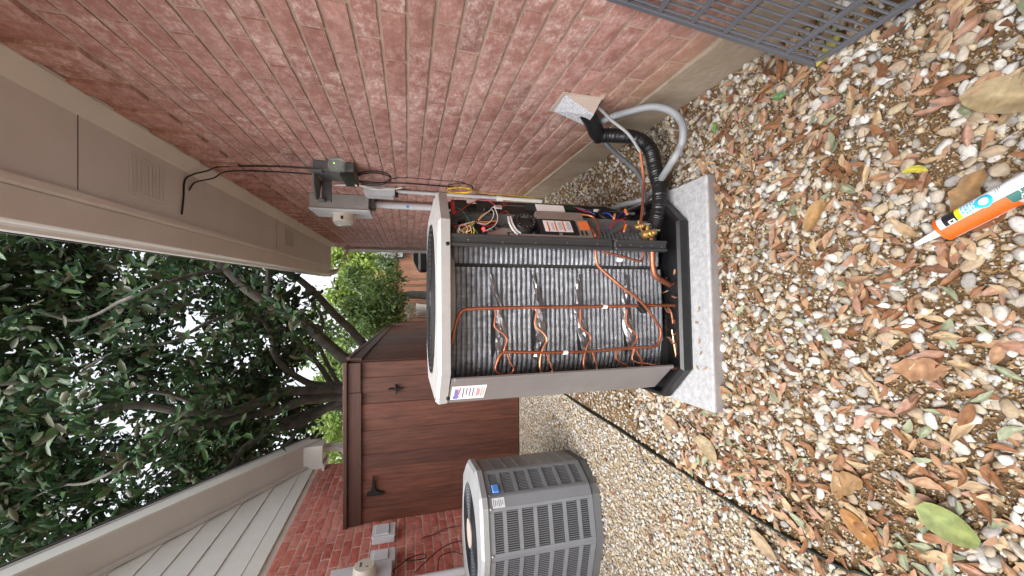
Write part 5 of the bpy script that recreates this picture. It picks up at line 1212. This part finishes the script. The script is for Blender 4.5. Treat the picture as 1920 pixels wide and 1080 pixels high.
# litter inside the base pan
for k in range(16):
    q = U(random.uniform(-.2, .17), random.uniform(-.385, -.30), .03 + random.uniform(0, .012)); o = bpy.data.objects.new('fallen_leaf', LM[(random.choice(('tan', 'brown', 'brown')), k % 12)]); col.objects.link(o)
    L = random.uniform(.02, .045); o.matrix_basis = Matrix.Translation(q) @ Euler((random.gauss(0, .6), random.gauss(0, .4), random.uniform(0, 6.28))).to_matrix().to_4x4() @ Matrix.Diagonal((L, L, L, 1)); tag(o, 'dry leaf fragment inside the open base pan', 'leaf', 'leaf fragments in the base pan')
for k, (x, y) in enumerate(((1310, 640), (1306, 605), (1313, 662), (1307, 690), (1322, 690), (1309, 580))):
    p = PZ(x, y, .058); o = bpy.data.objects.new('fallen_leaf', LM[('pale' if k % 2 else 'tan', k)]); col.objects.link(o); L = .022
    o.matrix_basis = Matrix.Translation(p) @ Euler((.2, .2, k * 1.3)).to_matrix().to_4x4() @ Matrix.Diagonal((L, L, L, 1)); tag(o, 'tiny leaf scrap on the pale pad edge', 'leaf', 'leaf scraps on the pad')

# ================================================================== trees
def leaf_cloud(centres, per, L, Wd, cols, radius=.12, droop=.3, seed=1):
    """whorls of folded leaves round twig tips; returns per-leaf vertex blocks"""
    r = np.random.default_rng(seed); C = np.repeat(np.asarray(centres), per, 0); n = len(C)
    axis = np.repeat(r.normal(size=(len(centres), 3)) * np.array([1, 1, .6]) + np.array([0, 0, .45]), per, 0); axis /= np.linalg.norm(axis, axis=1)[:, None]
    d = r.normal(size=(n, 3)); d -= (d * axis).sum(1)[:, None] * axis * r.uniform(.4, 1.0, (n, 1)); d /= np.linalg.norm(d, axis=1)[:, None]; d = d + axis * .35; d[:, 2] -= droop * r.random(n); d /= np.linalg.norm(d, axis=1)[:, None]
    up = axis + r.normal(0, .35, (n, 3)); s = np.cross(d, up); s /= np.linalg.norm(s, axis=1)[:, None] + 1e-9; nn = np.cross(s, d)
    ln = L * r.uniform(.5, 1.25, (n, 1)); wd = Wd * r.uniform(.7, 1.2, (n, 1)); base = C + d * radius * r.uniform(.1, 1.0, (n, 1)) * .6 + r.normal(0, radius * .35, (n, 3)); cv = r.uniform(-.15, .25, (n, 1))
    t0 = base; t1 = base + d * ln * .33 + nn * ln * cv * .4; t2 = base + d * ln * .70 + nn * ln * cv * .35; t3 = base + d * ln - nn * ln * cv * .3
    f = .22
    V = np.stack([t0, t1, t2, t3, t1 + s * wd * .42 + nn * wd * f, t2 + s * wd * .45 + nn * wd * f, t1 - s * wd * .42 + nn * wd * f, t2 - s * wd * .45 + nn * wd * f], 1)
    cc = np.asarray(cols)[r.integers(0, len(cols), n)] * r.uniform(.75, 1.25, (n, 1)); return V, cc
LF = np.array([[0, 1, 4, 4], [0, 6, 1, 1], [1, 2, 5, 4], [1, 6, 7, 2], [2, 3, 5, 5], [2, 7, 3, 3]])
LFT = np.array([[0, 1, 4], [0, 6, 1], [1, 2, 5], [1, 5, 4], [1, 6, 7], [1, 7, 2], [2, 3, 5], [2, 7, 3]])
def leaves_mesh(name, V, cc, m, par, kind=None):
    n = len(V); FF = (LFT[None] + (np.arange(n) * 8)[:, None, None]).reshape(-1, 3); o = npmesh(name, V.reshape(-1, 3), FF, m, par, np.repeat(cc, 8, 0)); tag(o, kind=kind); return o
tree = thing('magnolia_tree', (-1.0, 6.6, 0), 'large dark magnolia tree with spreading grey limbs behind the gate', 'tree')
def limb(pts, r0, r1, name='limb', jit=.0):
    P = [PY(x, y, Y) for x, y, Y in pts]; b = MB(); k = 5; Pc = catmull(P, k); n = len(Pc); Pc = [p + Vector((mnoise.noise((p.z * 3, p.x, 1)), mnoise.noise((p.z * 3, p.y, 5)), 0)) * .025 for p in Pc]
    b.tube(Pc, [r0 + (r1 - r0) * i / (n - 1) for i in range(n)], 9); obj(name, b, M_bark, tree, smooth=True); return Pc
b = MB(); Tb = Vector((-1.25, 6.3, 0)); b.tube([Tb, Tb + Vector((.0, 0, .5)), Tb + Vector((0, 0, 1.0)), Tb + Vector((-.02, 0, 1.55))], [.26, .22, .20, .15], 14, smooth=4); obj('trunk', b, M_bark, tree, smooth=True)
tips = []
LB_ = [([(700, 690, 6.3), (645, 673, 6.2), (609, 641, 6.0), (579, 612, 5.8), (545, 590, 5.6), (502, 567, 5.4), (481, 556, 5.3), (455, 535, 5.2), (425, 503, 5.1), (380, 470, 5.0)], .085, .05),
       ([(720, 670, 7.3), (683, 644, 7.1), (656, 618, 7.0), (626, 588, 6.8), (596, 556, 6.6), (570, 531, 6.5), (545, 515, 6.4), (500, 500, 6.2)], .075, .04),
       ([(502, 567, 5.4), (500, 543, 5.3), (502, 509, 5.2), (490, 480, 5.1)], .045, .02),
       ([(690, 735, 6.3), (643, 733, 6.2), (604, 733, 6.0), (570, 733, 5.8), (528, 735, 5.6), (494, 752, 5.4), (443, 769, 5.2), (400, 776, 5.0), (330, 770, 4.8), (250, 760, 4.6), (180, 770, 4.4)], .075, .032),
       ([(690, 746, 6.3), (641, 744, 6.2), (604, 748, 6.0), (570, 750, 5.8), (528, 766, 5.6), (476, 778, 5.4), (400, 795, 5.1), (330, 805, 4.9), (260, 830, 4.7)], .08, .032),
       ([(690, 752, 6.4), (643, 752, 6.3), (583, 782, 6.1), (545, 799, 5.9), (498, 812, 5.7), (455, 842, 5.5), (434, 872, 5.4), (400, 900, 5.2)], .068, .03),
       ([(690, 722, 6.4), (643, 725, 6.3), (592, 722, 6.2), (562, 710, 6.1), (532, 688, 6.0), (513, 663, 5.9), (511, 637, 5.8), (496, 607, 5.7), (470, 590, 5.6)], .06, .022),
       ([(660, 735, 6.6), (626, 725, 6.6), (604, 693, 6.6), (587, 671, 6.5), (566, 646, 6.4), (528, 612, 6.3), (505, 590, 6.2)], .05, .02),
       ([(680, 758, 6.4), (640, 765, 6.3), (590, 768, 6.2), (545, 785, 6.1), (500, 795, 6.0), (460, 815, 5.9), (430, 845, 5.8)], .06, .025),
       ([(583, 782, 6.1), (560, 800, 6.0), (545, 825, 5.9), (520, 850, 5.9)], .045, .02),
       ([(400, 776, 5.0), (320, 740, 4.9), (220, 735, 4.8), (126, 746, 4.7), (63, 721, 4.6), (-20, 722, 4.5)], .024, .014),
       ([(425, 503, 5.1), (340, 520, 4.8), (240, 560, 4.5), (150, 600, 4.9), (60, 580, 4.9)], .024, .010),
       ([(470, 590, 5.6), (400, 600, 5.3), (320, 640, 5.0), (240, 650, 4.9), (160, 690, 4.9)], .022, .010),
       ([(330, 805, 4.9), (260, 860, 4.7), (180, 900, 4.6), (90, 920, 5.2), (0, 980, 5.2)], .020, .008),
       ([(640, 735, 6.6), (600, 650, 6.6), (605, 600, 6.7), (580, 560, 6.7)], .035, .015)]
allp = []
for pts, r0, r1 in LB_: allp.append(limb(pts, r0, r1))
# twig tips: around the limbs and through the crown above
cents = []
rC = random.Random(5)
for Pc in allp:
    m_ = len(Pc)
    for i in range(m_):
        if i / m_ < .6: continue
        for k in range(2): cents.append(Pc[i] + Vector((rC.gauss(0, .32), rC.gauss(0, .32), rC.gauss(.1, .28))))
lobes = []
for k in range(150): lobes.append((Vector((rC.uniform(-4.2, 1.5), rC.uniform(4.7, 8.0), rC.uniform(3.35, 8.2))), rC.uniform(.35, .8)))
for k in range(9): lobes.append((Vector((rC.uniform(-3.4, .9), rC.uniform(5.4, 7.2), rC.uniform(2.5, 3.4))), rC.uniform(.25, .5)))
for c, r_ in lobes:
    for k in range(int(78 * r_ ** 1.6) + 6):
        d = Vector((rC.gauss(0, 1), rC.gauss(0, 1), rC.gauss(0, 1))).normalized() * r_ * rC.random() ** .45; cents.append(c + Vector((d.x, d.y, d.z * .75)))
def ok_leaf(p):
    if p.y < 5.75 and p.x < -1.72 and p.z < rz_(p.y) + .55: return False
    if p.x > .0 and p.y < 7.7 and p.z < SOF + .3 + max(0, (p.x - .2)) * .6: return False
    if p.z < 1.9: return False
    return True
cents = [p for p in cents if ok_leaf(p)]
CG = [(.026, .060, .024), (.032, .072, .024), (.022, .050, .026), (.042, .085, .026), (.045, .06, .03), (.055, .055, .03)]
V, cc = leaf_cloud(np.array([p[:] for p in cents]), 12, .135, .055, CG, seed=3); cc = cc * 1.3
d_ = np.array([ (lambda q: 1 / q[2] if q and 20 < q[0] < 640 and 430 < q[1] < 1040 else 0)(proj(v[0])) for v in V]); order = np.argsort(d_)[::-1]
lead, rest = order[:280], order[280:]
crown = leaves_mesh('crown', V[rest], cc[rest], M_leaf, tree, 'stuff')
for i in lead:
    leaves_mesh('leaf', V[i:i + 1], cc[i:i + 1], M_leaf, tree)
print('magnolia leaves', len(V))
# lighter trees farther back
def far_tree(name, loc, h, rx, rz, cols, label, seed, L=.16, nl=40, dens=46, zc_=None, group=None):
    r = random.Random(seed); t = thing(name, loc, label, 'tree', group); x, y, _ = loc
    b = MB(); b.tube([(x, y, 0), (x + .1, y, h * .3), (x - .05, y + .1, h * .6), (x, y, h * .85)], [.16, .12, .08, .03], 9, smooth=4); obj('trunk', b, M_bark, t, smooth=True)
    cs = []; lob = []
    for k in range(nl):
        a = r.uniform(0, 6.283); rad_ = rx * r.random() ** .5 * .9; z = (zc_ or h * .62) + rz * r.uniform(-.9, .9); lob.append(Vector((x + rad_ * math.cos(a), y + rad_ * math.sin(a), z)))
    for c in lob:
        q = r.uniform(.3, .6) * rx * .5
        for k in range(dens): d = Vector((r.gauss(0, 1), r.gauss(0, 1), r.gauss(0, 1))).normalized() * q * r.random() ** .4; cs.append((c + d)[:])
    for k in range(3):
        e_ = lob[k * 3]; b = MB(); b.tube([(x, y, h * .35 + .3 * k), ((x + e_.x) / 2, (y + e_.y) / 2, (h * .4 + e_.z) / 2 + .2), e_], [.06, .04, .015], 6, smooth=4); obj('limb', b, M_bark, t, smooth=True)
    V, cc = leaf_cloud(np.array(cs), 5, L, L * .45, cols, radius=.2, seed=seed); leaves_mesh('crown', V, cc, M_leaf2, t, 'stuff')
far_tree('tree', (.2, 21, 0), 5.2, 2.2, 1.7, [(.20, .30, .05), (.26, .34, .07), (.16, .25, .05)], 'bright yellow green tree rising behind the far plank fence', 21, .26, 34, 36)
far_tree('tree', (-.75, 18.6, 0), 3.6, 1.3, 1.2, [(.28, .24, .06), (.22, .22, .06), (.34, .24, .08)], 'small tree with golden tinted foliage behind the far fence', 22, .18, 28, 36)
far_tree('tree', (-2.6, 15, 0), 4.8, 2.0, 1.7, [(.11, .19, .045), (.15, .23, .05), (.09, .15, .04)], 'mid green tree seen between the magnolia limbs', 23, .22, 34, 36)
far_tree('tree', (-6.2, 16, 0), 5.6, 2.6, 1.9, [(.16, .25, .055), (.20, .28, .06)], 'light green tree behind the neighbouring roof edge', 24, .26, 32, 34)
far_tree('tree', (-.3, 11.8, 0), 3.4, 1.2, .9, [(.07, .12, .035), (.10, .16, .04)], 'dark green bushy tree above the long side fence', 25, .14, 26, 34)
V, cc = leaf_cloud(np.array([(-.56 + rC.gauss(0, .09), 10 + rC.gauss(0, .09), 1.0 + rC.uniform(0, .16)) for k in range(24)]), 6, .1, .03, [(.25, .32, .2), (.35, .25, .22)], radius=.05, seed=9)
leaves_mesh('plant', V, cc, M_leaf2, pt)
